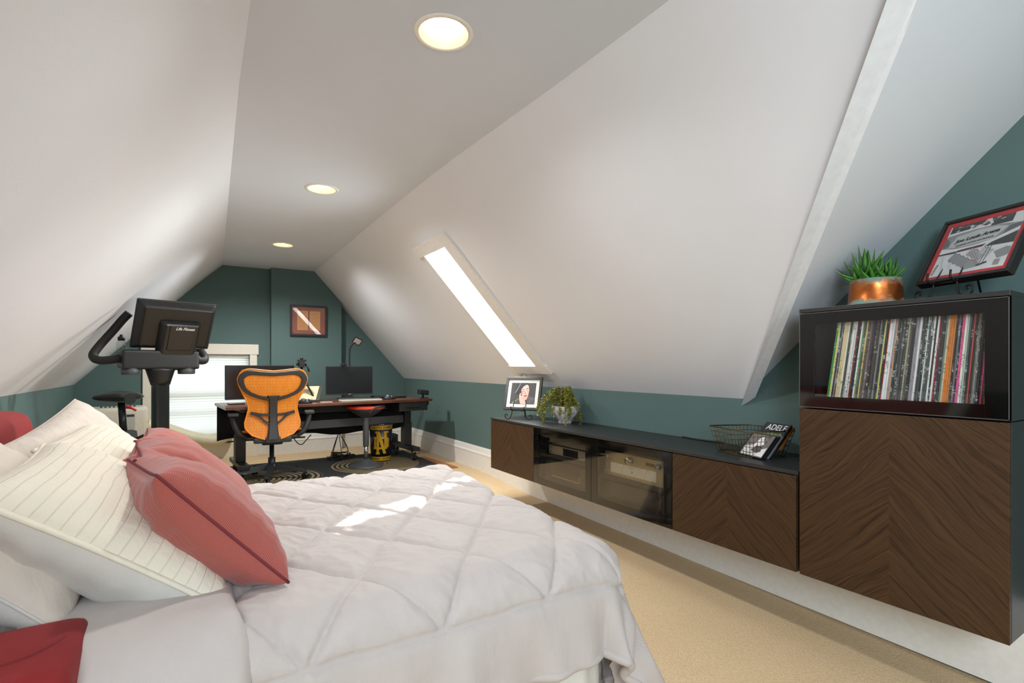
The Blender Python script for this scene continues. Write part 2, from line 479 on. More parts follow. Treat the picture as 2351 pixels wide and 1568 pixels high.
# gable window
def parts_box(name, boxes, mat, parent, bev=.003):
    bm = bmesh.new()
    for b in boxes: box(bm, *b, bev=bev)
    return obj(name, bm, mat, parent)
win = bpy.data.objects.new('window_1', None); COL.objects.link(win); struct(win)
parts_box('window_casing', [(WX0 - .075, WX0, YB - .022, YB, .28, WZ1), (WX1, WX1 + .075, YB - .022, YB, .28, WZ1),
                            (WX0 - .09, WX1 + .09, YB - .028, YB, WZ1, WZ1 + .115)], TRIM, win)
parts_box('window_sill', [(WX0 - .1, WX1 + .1, YB - .06, YB + .02, WZ0 - .055, WZ0 - .02)], TRIM, win)
parts_box('window_sash', [(WX0, WX0 + .045, YB + .07, YB + .11, WZ0 - .03, WZ1), (WX1 - .045, WX1, YB + .07, YB + .11, WZ0 - .03, WZ1),
                          (WX0, WX1, YB + .07, YB + .11, WZ1 - .05, WZ1), (WX0, WX1, YB + .07, YB + .11, WZ0 - .03, WZ0 + .05),
                          (WX0, WX1, YB + .055, YB + .115, .765, .82), (WX0, WX1, YB + .055, YB + .09, .585, .615)], TRIM, win)
obj('window_pane', B(WX0 + .04, WX1 - .04, YB + .088, YB + .092, WZ0, WZ1), GLASS_CLEAR, win)
def blind_mat():
    t = NT('translucent_shade'); 
    d = t.n('BsdfDiffuse', {0: rgb(236, 238, 234)}); tr = t.n('BsdfTranslucent', {0: rgb(240, 243, 240)})
    return t.done(t.n('MixShader', {0: .45, 1: d.outputs[0], 2: tr.outputs[0]}))
bl = tag(bpy.data.objects.new('cellular_shade', None), 'white pleated shade lowered over the window in the green gable wall', 'blind')
COL.objects.link(bl); bl.location = (.08, YB + .03, WZ0 + .01)
bm = bmesh.new(); n = 60; prev = None
for k in range(n + 1):
    z = WZ0 + .03 + (WZ1 - .03 - WZ0 - .03) * k / n; y = YB + .03 + (.003 if k % 2 else -.003)
    r = [bm.verts.new((x - .08, y - YB - .03, z - WZ0 - .01)) for x in (WX0 + .006, WX1 - .006)]
    if prev: bm.faces.new((prev[0], prev[1], r[1], r[0]))
    prev = r
obj('pleated_fabric', bm, blind_mat(), bl)
obj('bottom_rail', B(WX0 + .006 - .08, WX1 - .006 - .08, -.012, .012, 0, .022, bev=.004), WHITEP, bl)
obj('head_rail', B(WX0 + .004 - .08, WX1 - .004 - .08, -.02, .02, WZ1 - WZ0 - .045, WZ1 - WZ0 - .012, bev=.004), WHITEP, bl)
# boxed ledge under the window
struct(obj('trim_2', B(-.45, .61, YB - .10, YB - .001, .06, .262, bev=.004), TRIM))

# skylight
msl = (ZC - KR) / (W - XR(3.38))
def sl(x, y, h=0.0):     # h: distance into the room from the slope
    nrm = Vector((-msl, 0, -1)).normalized()
    return Vector((x, y, KR + (W - x) * msl)) + nrm * h
sky = bpy.data.objects.new('window_2', None); COL.objects.link(sky); struct(sky)
def sbox(bm, x0, x1, y0, y1, h0, h1):
    v = [sl(x, y, h) for h in (h0, h1) for x, y in ((x0, y0), (x1, y0), (x1, y1), (x0, y1))]
    _, fs = add(bm, v, BOXF); bmesh.ops.recalc_face_normals(bm, faces=fs)
bm = bmesh.new()
sbox(bm, SKX0 - .062, SKX0, SKY0 - .115, SKY1 + .105, 0, .018); sbox(bm, SKX1, SKX1 + .055, SKY0 - .135, SKY1 + .03, 0, .018)
sbox(bm, SKX0, SKX1, SKY0 - .12, SKY0, 0, .018); sbox(bm, SKX0, SKX1, SKY1, SKY1 + .03, 0, .012)
obj('skylight_trim', bm, M('skylight_trim_paint', rgb(222, 220, 216), .5), sky)
bm = bmesh.new()
sbox(bm, SKX0 - .02, SKX0, SKY0 - .02, SKY1 + .02, -.055, 0); sbox(bm, SKX1, SKX1 + .02, SKY0 - .02, SKY1 + .02, -.055, 0)
sbox(bm, SKX0, SKX1, SKY0 - .02, SKY0, -.055, 0); sbox(bm, SKX0, SKX1, SKY1, SKY1 + .02, -.055, 0)
obj('skylight_frame', bm, M('skylight_frame_paint', rgb(232, 232, 230), .5), sky)
bm = bmesh.new(); sbox(bm, SKX0, SKX1, SKY0, SKY1, -.040, -.034)
obj('skylight_pane', bm, GLASS_CLEAR, sky)

# wood threshold strip on the floor beside the rug
tag(obj('floor_strip', mesh(prism, [(2.125, 5.32), (2.175, 5.32), (2.235, 4.60), (2.125, 4.60)], 'z', .1, .108), M('orange_wood', rgb(176, 106, 58), .4)),
    'orange-brown wooden strip lying on the carpet at the right edge of the dark rug', 'wood strip')

# recessed downlights
BULB = glow('warm_lamp_glow', rgb(255, 240, 218), 2.8)
names = ['large recessed downlight nearest the top of the photo', 'middle recessed downlight of the ceiling row', 'farthest recessed downlight, closest to the green gable wall']
for (x, y), nm in zip(DL, names):
    t = thing('recessed_downlight', 'white round ' + nm, 'ceiling light', (x, y, ZC), 0, 'downlights along the flat ceiling')
    obj('trim_ring', mesh(lathe, [(.083, -.0005), (.084, -.004), (.098, -.003), (.1, -.0002)], 48, caps=False), M('white_light_trim', rgb(236, 232, 224), .4), t)
    obj('reflector', mesh(lathe, [(.083, -.002), (.075, .035), (.062, .085), (.058, .1)], 48, caps=False), M('white_reflector', rgb(222, 210, 186), .35), t)
    obj('bulb', mesh(lathe, [(.0001, .016), (.03, .019), (.048, .028), (.054, .045), (.054, .09)], 40, caps=False), BULB, t)
    l = bpy.data.lights.new('downlight_lamp', 'SPOT'); l.energy = LAMP_W * (1.0 if y < 2 else 1.3 if y < 4 else 2.8); l.color = (1.0, .99, .97); l.shadow_soft_size = .05
    l.spot_size = math.radians(160); l.spot_blend = .6
    lo = bpy.data.objects.new('downlight_lamp', l); COL.objects.link(lo); lo.location = (x, y, ZC - .012)
# ------------------------------------------------------------------ wall-hung cabinets on the right wall
CX0, CXB, CZ0, CZ1 = 1.978, 2.352, .318, .696
YE = [3.484, 2.891, 2.293, 1.695, 1.091]
def carcass(t, y0, y1, z0, z1, hollow, shelf=None, cx=0, cy=0, cz=0):
    bm = bmesh.new(); x0, x1, w = CX0 + .021 - cx, CXB - cx, .018
    if not hollow:
        box(bm, x0, x1, y0 - cy, y1 - cy, z0 - cz, z1 - cz, .0015)
    else:
        box(bm, x0, x1, y0 - cy, y0 + w - cy, z0 - cz, z1 - cz); box(bm, x0, x1, y1 - w - cy, y1 - cy, z0 - cz, z1 - cz)
        box(bm, x0, x1, y0 + w - cy, y1 - w - cy, z0 - cz, z0 + w - cz); box(bm, x0, x1, y0 + w - cy, y1 - w - cy, z1 - w - cz, z1 - cz)
        box(bm, x1 - .008, x1, y0 + w - cy, y1 - w - cy, z0 + w - cz, z1 - w - cz)
    o = obj('carcass', bm, CAB, t)
    if shelf: obj('shelf', B(x0 + .02, x1 - .01, y0 + w - cy, y1 - w - cy, shelf - .009 - cz, shelf + .009 - cz), CAB, t)
def wood_door(t, y0, y1, z0, z1, cx, cy, cz):
    d = obj('door', B(-.0095, .0095, (y0 - y1) / 2, (y1 - y0) / 2, z0 - cz, z1 - cz, bev=.0012), OAK, t); d.location = (CX0 + .0095 - cx, 0, 0); return d
def glass_door(t, y0, y1, z0, z1, cx, cy, cz, pane, bw=.052, edge=None):
    bm = bmesh.new(); x0, x1 = CX0 - cx, CX0 + .018 - cx; a, b = y0 - cy, y1 - cy; c, e = z0 - cz, z1 - cz
    box(bm, x0, x1, a, a + bw, c, e, .001); box(bm, x0, x1, b - bw, b, c, e, .001)
    box(bm, x0, x1, a + bw, b - bw, c, c + bw - .012); box(bm, x0, x1, a + bw, b - bw, e - bw + .012, e)
    d = obj('door', bm, GLASS_BORDER, t)
    obj('glass_pane', B(x0 + .001, x0 + .005, a + bw, b - bw, c + bw - .012, e - bw + .012), pane, d)
    if edge:
        bm = bmesh.new()
        for q in (a, b - .002): box(bm, x0 - .0012, x1, q, q + .002, c, e)
        for q in (c, e - .002): box(bm, x0 - .0012, x1, a, b, q, q + .002)
        obj('door_edge', bm, M('steel_edge', rgb(120, 122, 122), .3, .8), d)
labs = ['low wall cabinet with plain dark oak door at the far end below the portrait', 'low wall cabinet with smoked glass door holding disc player and receiver',
        'low wall cabinet with smoked glass door holding the silver amplifier', 'low wall cabinet with dark oak chevron door below the wire basket']
g = .0015
for k in range(4):
    y1, y0 = YE[k] - g, YE[k + 1] + g; cy = (y0 + y1) / 2
    t = thing('wall_cabinet', labs[k], 'cabinet', (CX0 + .2, cy, CZ0), 0, 'low wall-hung cabinets in a row')
    carcass(t, y0, y1, CZ0, CZ1, k in (1, 2), None if k in (0, 3) else (.513 if k == 1 else .478), CX0 + .2, cy, CZ0)
    if k in (0, 3): wood_door(t, y0, y1, CZ0 + .001, CZ1 - .004, CX0 + .2, cy, CZ0)
    else: glass_door(t, y0, y1, CZ0 + .001, CZ1 - .004, CX0 + .2, cy, CZ0, GLASS_SMOKE)
bm = B(-.2, .199, -1.2, 1.203, 0, .015, bev=.0015)
o = tag(obj('cabinet_worktop', bm, CAB), 'long thin black top lying across the row of low wall cabinets', 'worktop'); o.location = (2.177, 2.284, CZ1)
WT = CZ1 + .015
# tall cabinet
ty0, ty1 = .483, 1.079; cy = (ty0 + ty1) / 2; TZ1 = 1.336
t = thing('tall_wall_cabinet', 'tall wall-hung cabinet with dark oak door below a black-framed glass door full of records', 'cabinet', (CX0 + .2, cy, CZ0))
carcass(t, ty0, ty1, CZ0, .955, False, None, CX0 + .2, cy, CZ0)
bm = bmesh.new()
obj('record_compartment', bm, CAB, t); bm = bmesh.new()
w = .018; x0, x1 = -.179, .174
box(bm, x0, x1, ty0 - cy, ty0 - cy + w, .64, 1.003); box(bm, x0, x1, ty1 - cy - w, ty1 - cy, .64, 1.003)
box(bm, x0, x1, ty0 - cy + w, ty1 - cy - w, .64, .658); box(bm, x1 - .008, x1, ty0 - cy + w, ty1 - cy - w, .658, 1.003)
bpy.data.objects.remove(bpy.data.objects['record_compartment'])
obj('record_compartment', bm, CAB, t)
obj('top_panel', B(-.2, .176, ty0 - cy - .001, ty1 - cy + .001, 1.003, 1.018, bev=.001), CAB, t)
wood_door(t, ty0, ty1, CZ0, .955, CX0 + .2, cy, CZ0)
glass_door(t, ty0, ty1, .962, 1.318, CX0 + .2, cy, CZ0, GLASS_CLEAR, .055, True)
# records
RC = ['46,140,84 green', '214,212,60 yellow-green', '232,232,228 white', '60,52,66 dark plum', '226,228,226 white', '92,84,72 brown-grey', '222,202,160 tan', '226,212,176 cream', '218,196,150 tan', '236,232,216 ivory',
      '84,88,76 olive grey', '70,74,66 dark olive', '232,232,234 white', '224,224,228 white', '228,228,230 white', '170,60,40 rust red', '52,52,54 charcoal', '60,60,64 charcoal', '226,228,222 white', '112,150,96 leaf green', '74,84,78 dark green grey',
      '226,196,120 cream yellow', '92,84,78 brown grey', '230,230,232 white', '120,96,92 dusty brown', '84,72,80 plum grey', '60,60,62 charcoal', '76,70,68 brown grey', '96,90,84 taupe', '66,64,62 charcoal', '134,132,128 mid grey', '54,56,58 charcoal',
      '206,214,210 pale grey', '222,220,120 pale yellow', '54,60,54 black green', '196,40,62 red', '238,240,238 thick white', '230,232,232 white', '176,150,160 mauve', '226,178,130 peach', '64,70,68 dark grey', '90,94,94 grey', '58,64,62 dark grey', '110,112,112 grey', '72,60,66 wine grey', '60,66,66 dark grey', '166,162,140 khaki', '112,106,98 taupe', '66,64,66 charcoal',
      '126,124,134 lilac grey', '150,152,160 cool grey', '168,150,162 mauve grey', '236,234,226 white', '56,62,60 dark grey', '78,82,82 slate', '60,62,64 charcoal', '186,194,196 pale grey', '136,142,146 grey', '84,86,90 slate', '234,236,234 white', '60,62,62 charcoal', '228,222,224 white', '180,44,84 crimson', '64,58,58 brown black', '70,66,66 charcoal', '120,136,132 grey green', '206,190,156 sand',
      '226,120,40 orange', '236,150,50 bright orange', '190,120,66 copper', '58,64,68 charcoal', '104,112,122 blue grey', '50,52,54 black', '232,82,150 hot pink', '226,224,206 ivory', '180,192,190 pale blue grey', '104,106,108 grey', '58,58,60 charcoal', '184,76,70 red orange', '56,56,52 black', '116,116,104 drab', '168,170,174 silver grey', '110,108,112 grey', '64,66,68 charcoal', '108,86,70 brown', '230,90,160 hot pink', '92,100,106 slate', '196,164,40 mustard']
def sleeve_mat(name, c):
    t = NT(name); x, y, z = t.xyz(t.coord())
    rd = t.math('MULTIPLY', t.n('ObjectInfo').outputs['Random'], 90.0)
    n1 = t.noise(t.vec(rd, 0.0, t.math('MULTIPLY', z, 11.0)), 1.0, 4, .7)
    n2 = t.noise(t.vec(t.math('MULTIPLY', y, 420.0), rd, t.math('MULTIPLY', z, 210.0)), 1.0, 2, .6)
    lo = tuple(v * .8 for v in c[:3]) + (1,)
    txt = t.math('MULTIPLY', t.math('GREATER_THAN', n1, .55), t.math('GREATER_THAN', n2, .52))
    ink = (.68, .68, .66, 1) if sum(c[:3]) < .6 else (.08, .08, .08, 1)
    return t.done(t.bsdf(t.mix(t.math('MULTIPLY', txt, .75), t.mix(n1, lo, tuple(min(.9, v * 1.15) for v in c[:3]) + (1,)), ink), .5))
smats = {}
N = len(RC); yb = 1.006; meshes = {}
tot = .455
ths = [R.uniform(.0038, .0062) * (1.9 if 'thick' in c else 1) for c in RC]; s_ = tot / sum(ths)
ordw = lambda i: '%d%s' % (i, 'th' if 10 <= i % 100 <= 20 else {1: 'st', 2: 'nd', 3: 'rd'}.get(i % 10, 'th'))
for i, c in enumerate(RC):
    nums, nm = c.split(' ', 1); col = rgb(*[int(v) for v in nums.split(',')])
    if nm not in smats: smats[nm] = sleeve_mat('sleeve_' + nm.replace(' ', '_').replace('-', '_'), col)
    th = ths[i] * s_; a = math.radians(8 - 3.8 * i / N)
    bm = bmesh.new(); box(bm, 0, .312 + R.uniform(-.002, .002), -th * .92, 0, 0, .315, .0006, 1)
    o = obj('record_sleeve', bm, smats[nm]); o.location = (2.024 + R.uniform(-.004, .004), yb, .978 + .001); o.rotation_euler = (a, 0, 0)
    tag(o, '%s record sleeve, %s from the left behind the tall cabinet glass' % (nm.replace('thick ', 'broad '), ordw(i + 1)), 'record', 'records behind the tall cabinet glass')
    yb -= th / math.cos(a)

# hi-fi inside the smoked-glass cabinets
SILV = M('champagne_aluminium', rgb(196, 184, 150), .35, .5); SILV2 = M('silver_aluminium', rgb(186, 186, 182), .35, .6)
def knob(bm, y, z, r, dep, x=0.0):
    lathe(bm, [(r, 0), (r, dep * .8), (r * .9, dep), (.0001, dep)], 28, mtx=Matrix.Translation((x, y, z)) @ Matrix.Rotation(-PI / 2, 4, 'Y'))
def rest(t, w, h, d, mat):
    obj('housing', B(.004, d, -w / 2, w / 2, .008, h, bev=.002), mat, t)
    for sx in (.03, d - .03):
        for sy in (-w / 2 + .04, w / 2 - .04): obj('foot', mesh(lathe, [(.014, 0), (.014, .009)], 16, mtx=Matrix.Translation((sx, sy, 0))), RUBBER, t)
t = thing('amplifier', 'champagne silver amplifier with white twin meter window behind the second smoked glass door', 'amplifier', (2.045, 2.021, .4875))
rest(t, .43, .135, .29, BLACK)
f = obj('faceplate', B(-.006, .004, -.217, .217, .002, .138, bev=.001), SILV, t)
bm = mesh(knob, .012, .108, .021, .03, -.006); obj('volume_knob', bm, CHROME, t)
for y, z, r in ((.185, .108, .011), (-.19, .108, .014), (.21, .022, .006)):
    obj('knob', mesh(knob, y, z, r, .02, -.006), CHROME, t)
mw = obj('meter_window', B(-.0072, -.004, -.17, .17, .022, .078), M('meter_white', rgb(236, 236, 232), .3), t)
polys = []
for cyy in (-.085, .085):
    arc = [(cyy + .05 * math.cos(a), -.012 + .05 * math.sin(a)) for a in [math.radians(40 + 10 * k) for k in range(11)]]
    polys += [((120, 120, 118), p) for p in line(arc, .0012)] + [((60, 60, 60), p) for p in line([(cyy, -.022), (cyy + .022, .03)], .001)]
polys.append(((30, 30, 30), ell(0, .0, .004, .004)))
art(polys, frame_mtx((-.0074, 0, .046), (0, -1, 0), (-1, 0, 0)), 'meter_dials', mw)
obj('display', B(-.0072, -.004, -.158, -.098, .1, .116), BLACKG, t)
t = thing('power_amplifier', 'black power amplifier with vent grille below the champagne silver amplifier', 'amplifier', (2.03, 2.0, CZ0 + .0185))
rest(t, .44, .118, .3, BLACK)
bm = bmesh.new()
for k in range(26): cbox(bm, (.001, -.195 + k * .0085, .058), (.006, .004, .075))
obj('vent_grille', bm, DGREY, t)
obj('faceplate', B(-.004, .004, -.22, .22, .004, .12), BLACKG, t)
t = thing('disc_player', 'silver disc player with dark display on the shelf behind the first smoked glass door', 'disc player', (2.05, 2.585, .5225))
rest(t, .43, .062, .26, SILV2)
obj('faceplate', B(-.006, .004, -.217, .217, .004, .064, bev=.001), SILV2, t)
obj('display', B(-.0075, -.004, -.09, .06, .01, .056), BLACKG, t)
for y in (-.195,): obj('knob', mesh(knob, y, .036, .012, .016, -.006), CHROME, t)
for z in (.02, .045): obj('button', mesh(knob, .19, z, .005, .004, -.006), CHROME, t)
t = thing('av_receiver', 'black receiver with a row of small lit buttons below the silver disc player', 'receiver', (2.03, 2.59, CZ0 + .0185))
rest(t, .44, .15, .3, BLACK)
f = obj('faceplate', B(-.006, .004, -.222, .222, .004, .152, bev=.001), M('receiver_front', rgb(44, 42, 38), .3), t)
obj('display', B(-.0075, -.004, -.12, .13, .085, .125), BLACKG, t)
bm = bmesh.new()
for k in range(18): cbox(bm, (-.0065, .14 - k * .0155, .052), (.003, .008, .005))
obj('buttons', bm, M('lit_button', rgb(200, 190, 150), .4), t)
obj('indicator', B(-.0078, -.004, -.142, -.134, .055, .09), M('amber_bar', rgb(200, 130, 60), .4), t)
for z in (.115, .09, .06): obj('knob', mesh(knob, .2, z, .005, .006, -.006), CHROME, t)

# ------------------------------------------------------------------ things standing on the cabinets
FRAMEBLK = M('dark_bronze_frame', rgb(46, 40, 36), .35)
def picture(name, label, cat, o, e1, e2, w, h, fw, dep, matcol, mw, fmat, artf, group=None, matborder=None, glass=GLASS_PIC):
    """framed picture: o is the lower-left front corner, e1 along the bottom, e2 up the face"""
    e1, e2 = Vector(e1).normalized(), Vector(e2).normalized(); n = e1.cross(e2)
    t = thing(name, label, cat, o)
    m = Matrix((e1, e2, n)).transposed().to_4x4()
    bm = bmesh.new()
    for (a, b, c, d) in ((0, w, 0, fw), (0, w, h - fw, h), (0, fw, fw, h - fw), (w - fw, w, fw, h - fw)): box(bm, a, b, c, d, -dep, 0, .0015, 1, mtx=m)
    obj('frame', bm, fmat, t)
    obj('backing', B(fw * .5, w - fw * .5, fw * .5, h - fw * .5, -dep, -.012, mtx=m), M('backing_board', rgb(60, 52, 44), .8), t)
    mb = obj('mat_board', B(fw, w - fw, fw, h - fw, -.012, -.010, mtx=m), M('mat_' + name, matcol, .8), t)
    m2 = m.copy(); m2.translation = m @ Vector((w / 2, h / 2, -.0098))
    art(artf(w - 2 * fw - 2 * mw, h - 2 * fw - 2 * mw), m2, 'print', t)
    obj('glass', B(fw - .001, w - fw + .001, fw - .001, h - fw + .001, -.006, -.0045, mtx=m), glass, t)
    return t
def portrait(w, h):
    """seated man with dark hair, cheek resting on his hand"""
    P = []; a = lambda c, p: P.append((c, [(x * w, y * h) for x, y in p]))
    a((58, 56, 56), R4(-.5, -.5, .5, .5))
    a((46, 44, 44), [(-.5, .1), (-.1, .5), (-.5, .5)])
    a((70, 62, 60), [(-.42, -.5), (-.36, -.36), (-.1, -.2), (.0, -.5)])           # sleeve
    a((150, 140, 132), [(-.42, -.5), (-.40, -.42), (-.1, -.2), (-.12, -.23), (-.38, -.46), (-.38, -.5)])
    a((84, 80, 80), [(.12, -.5), (.2, -.12), (.32, -.12), (.5, -.2), (.5, -.5)])  # jacket
    for k in range(60):
        x, y = R.uniform(.2, .49), R.uniform(-.48, -.2)
        a(R.choice([(150, 146, 140), (40, 38, 40), (110, 100, 96)]), R4(x, y, x + .02, y + .02))
    a((30, 26, 26), [(-.28, -.05), (-.36, .12), (-.3, .38), (-.14, .5), (.16, .5), (.25, .34), (.24, .05), (.05, .2), (-.08, .1), (-.12, -.06)])   # hair
    for k in range(9): a((176, 172, 170), [(-.33 + .02 * k, .02 + .05 * k), (-.31 + .02 * k, .05 + .05 * k), (-.27 + .018 * k, .1 + .05 * k), (-.30 + .02 * k, .03 + .05 * k)])
    a((222, 172, 158), [(-.06, -.02), (-.08, .18), (.0, .33), (.12, .42), (.2, .36), (.24, .16), (.22, -.1), (.17, -.28), (.1, -.32), (.0, -.2)])   # face
    a((202, 146, 134), [(-.06, -.02), (-.07, .12), (.0, .1), (.02, -.12), (.06, -.24), (.0, -.2)])
    a((40, 30, 30), [(-.04, .17), (.03, .2), (.06, .18), (-.03, .15)]); a((40, 30, 30), [(.1, .22), (.18, .25), (.21, .23), (.12, .2)])
    a((96, 60, 58), ell(.02, .09, .04, .018)); a((96, 60, 58), ell(.15, .13, .035, .016))
    a((240, 236, 232), ell(.02, .09, .022, .01)); a((240, 236, 232), ell(.15, .13, .02, .009))
    a((30, 22, 22), ell(.025, .09, .01, .01)); a((30, 22, 22), ell(.155, .13, .01, .009))
    a((190, 128, 118), [(.09, .1), (.13, .0), (.09, -.03), (.06, -.01)])
    a((60, 40, 38), [(.02, -.1), (.1, -.09), (.18, -.07), (.17, -.11), (.08, -.13)]); a((170, 84, 84), [(.05, -.14), (.12, -.13), (.16, -.12), (.1, -.17)])
    a((232, 178, 160), [(-.06, -.5), (-.12, -.3), (-.14, -.1), (-.12, .02), (-.08, .0), (-.08, -.12), (.0, -.1), (.08, -.18), (.1, -.3), (.17, -.5)])   # hand
    for k in range(4): a((196, 138, 124), [(-.06 + .04 * k, -.14 - .02 * k), (-.045 + .04 * k, -.13 - .02 * k), (-.02 + .04 * k, -.24 - .02 * k), (-.03 + .04 * k, -.25 - .02 * k)])
    return P
def easel(name, label, loc, rz, w, hook, foot, tilt):
    """wire scroll easel: local +y is away from the viewer"""
    t = thing(name, label, 'easel', loc, rz)
    r = .0032
    for s in (-1, 1):
        bm = bmesh.new(); x = s * w / 2
        tube(bm, spline([(x, -.022 - .002, hook + .03), (x, -.026, hook + .008), (x, -.014, hook - .004), (x, .0, hook - .006)], 5), r, 8)
        obj('hook', bm, IRON, t)
    bm = bmesh.new()
    for s in (-1, 1):
        x = s * w / 2
        pts = [(x, .0, hook - .006), (x + s * .004, -.002, hook * .55), (x + s * .012, -.006, .016), (x + s * .032, -.010, .0034), (x + s * .052, -.010, .014), (x + s * .055, -.010, .032), (x + s * .044, -.010, .04), (x + s * .036, -.010, .033), (x + s * .04, -.010, .026)]
        tube(bm, spline(pts, 6), r, 8)
    tube(bm, [(-w / 2, 0, hook - .006), (w / 2, 0, hook - .006)], r, 8)
    obj('scroll_feet', bm, IRON, t)
    bm = bmesh.new(); top = foot
    tt = math.tan(tilt)
    tube(bm, spline([(-w / 2, 0, hook - .004), (-w / 2 * .8, top * .5 * tt + .016, hook + top * .5), (-.02, top * tt + .022, hook + top), (0, top * tt + .026, hook + top + .014), (.02, top * tt + .022, hook + top), (w / 2 * .8, top * .5 * tt + .016, hook + top * .5), (w / 2, 0, hook - .004)], 6), r, 8)
    obj('back_rest', bm, IRON, t)
    bm = bmesh.new(); tube(bm, [(0, top * .7 * tt + .02, hook + top * .7), (0, top * .7 * tt + .075, .0035)], r, 8)
    obj('rear_leg', bm, IRON, t)
    return t
# portrait
e1 = Vector((.60, -.80, 0)).normalized(); bk = Vector((.80, .60, 0)); til = math.radians(20)
e2 = bk * math.sin(til) + Vector((0, 0, math.cos(til)))
o1 = Vector((2.003, 3.345, .786))
picture('framed_portrait', 'framed photograph of a dark-haired man resting his cheek on his hand, on black wire easel', 'framed picture', o1, e1, e2, .292, .262, .02, .022, rgb(238, 236, 226), .026, FRAMEBLK, portrait)
mid = o1 + e1 * .15
easel('plate_easel', 'black scrolled wire easel holding the framed portrait on the low cabinets', (mid.x - e1.x * .02 + bk.x * .002, mid.y - e1.y * .02 + bk.y * .002, WT), math.atan2(e1.y, e1.x), .105, .786 - WT - .002, .26, til)
# arena picture
def arena(w, h):
    P = []; a = lambda c, p: P.append((c, [(x * w, y * h) for x, y in p]))
    a((226, 226, 224), R4(-.5, -.5, .5, .5))
    a((58, 58, 58), [(-.48, .36), (-.2, .38), (-.2, .44), (-.05, .42), (.0, .5), (-.48, .5)])
    a((62, 62, 62), [(.08, .34), (.36, .34), (.36, .5), (.06, .5), (.1, .42)])
    for k in range(26): a(R.choice([(200, 200, 198), (120, 118, 116), (90, 88, 86)]), (lambda x, y: [(x, y), (x + .05, y + .012), (x + .04, y + .03), (x - .01, y + .015)])(R.uniform(-.46, .34), R.uniform(.37, .47)))
    a((120, 62, 58), [(-.03, .40), (.04, .44), (.07, .40), (.02, .37)])
    a((150, 150, 148), [(-.5, .06), (-.5, .3), (-.3, .33), (-.1, .345), (.1, .345), (.3, .32), (.5, .28), (.5, .16), (.2, .02), (-.2, .0)])
    a((196, 196, 194), [(-.42, .06), (-.34, .27), (-.05, .32), (.2, .31), (.34, .26), (.2, .06), (-.2, .03)])
    a((112, 112, 110), [(-.5, .06), (-.5, .28), (-.42, .2), (-.4, .08)]); a((100, 100, 100), [(.36, .26), (.5, .28), (.5, .22), (.3, .12)])
    a((232, 232, 230), [(-.5, .0), (.0, .02), (.2, .06), (.5, .2), (.5, .15), (.2, .01), (.0, -.03), (-.5, -.05)])
    a((62, 60, 60), [(.5, .13), (.2, .0), (.14, -.06), (.5, -.08)])
    a((96, 40, 40), [(-.24, -.03), (.14, .0), (.1, -.05), (-.24, -.07)])
    a((60, 56, 56), [(-.5, -.05), (-.24, -.04), (-.26, -.08), (-.5, -.08)])
    def stair(x0, y0, s, n, c, wd):
        pts = [(x0, y0)]
        for k in range(n): pts += [(pts[-1][0] + .025 * s, pts[-1][1] - .045 * s), (pts[-1][0] + .075 * s, pts[-1][1] - .055 * s)]
        low = [(x - wd * .5, y - wd) for x, y in pts]
        a(c, pts + low[::-1])
        for q in line([(x * w, y * h) for x, y in pts], .0012): P.append(((50, 50, 50), q))
    stair(-.25, -.06, 1.0, 4, (150, 150, 150), .14); stair(-.02, -.03, 1.0, 3, (170, 168, 166), .12); stair(.14, -.05, 1.0, 2, (190, 190, 188), .1)
    a((158, 158, 156), [(-.02, -.33), (.08, -.27), (.2, -.42), (-.02, -.45)])
    a((150, 150, 150), [(.3, -.2), (.44, -.14), (.5, -.16), (.5, -.3), (.38, -.34)])
    for d in (0, .04):
        for q in line([((.2 + d) * w, .0), ((.17 + d) * w, -.38 * h)], .0022): P.append(((90, 90, 90), q))
    a((60, 60, 60), [(.13, -.4), (.26, -.36), (.27, -.39), (.14, -.43)])
    a((236, 230, 224), ell(.19, .02, .022, .035))
    for k in range(3):
        for q in line([((-.04 + .03 * k) * w, -.12 * h), ((.1 + .03 * k) * w, -.36 * h)], .0008): P.append(((150, 90, 90), q))
    for x0 in (-.42, -.3):
        for k in range(6):
            for q in line([((x0 + .012 * k) * w, (-.1 - .05 * k) * h), ((x0 + .012 * k + .012) * w, (-.12 - .05 * k) * h), ((x0 + .012 * k - .012) * w, (-.15 - .05 * k) * h)], .0008): P.append(((120, 120, 120), q))
    a((150, 150, 148), R4(.36, -.46, .43, -.36))
    for k in range(7): a((110, 60, 60), R4(-.48 + .004 * k, -.46 + .03 * k, -.455 + .005 * k, -.445 + .03 * k))
    return P
e1 = Vector((-.359, -.933, 0)).normalized(); bk = Vector((.933, -.359, 0)); til = math.radians(29.5)
e2 = bk * math.sin(til) + Vector((0, 0, math.cos(til)))
o2 = Vector((2.15, .77, 1.403)); fw2, mw2, w2, h2 = .012, .017, .285, .262
t = picture('framed_print', 'black framed grey and white arena drawing with red mat, tilted back above the records', 'framed picture', o2, e1, e2, w2, h2, fw2, .03, rgb(206, 44, 48), mw2, M('black_frame', rgb(30, 29, 28), .35), arena)
mm = Matrix((e1, e2, e1.cross(e2))).transposed().to_4x4()
def onpic(x, y): 
    q = mm.copy(); q.translation = mm @ Vector((w2 / 2 + x, h2 / 2 + y, -.0098 + .0002 * 150)); return q
INK = M('ink_black', rgb(34, 32, 32), .7)
aw, ah = w2 - 2 * fw2 - 2 * mw2, h2 - 2 * fw2 - 2 * mw2
def lab(txt, size, x, y, rot, **k):
    q = mm.copy(); q.translation = mm @ Vector((w2 / 2 + x * aw, h2 / 2 + y * ah, -.0098 + .0020))
    bm = text_bm(txt, size, q @ Matrix.Rotation(rot, 4, 'Z'), **k); return bm
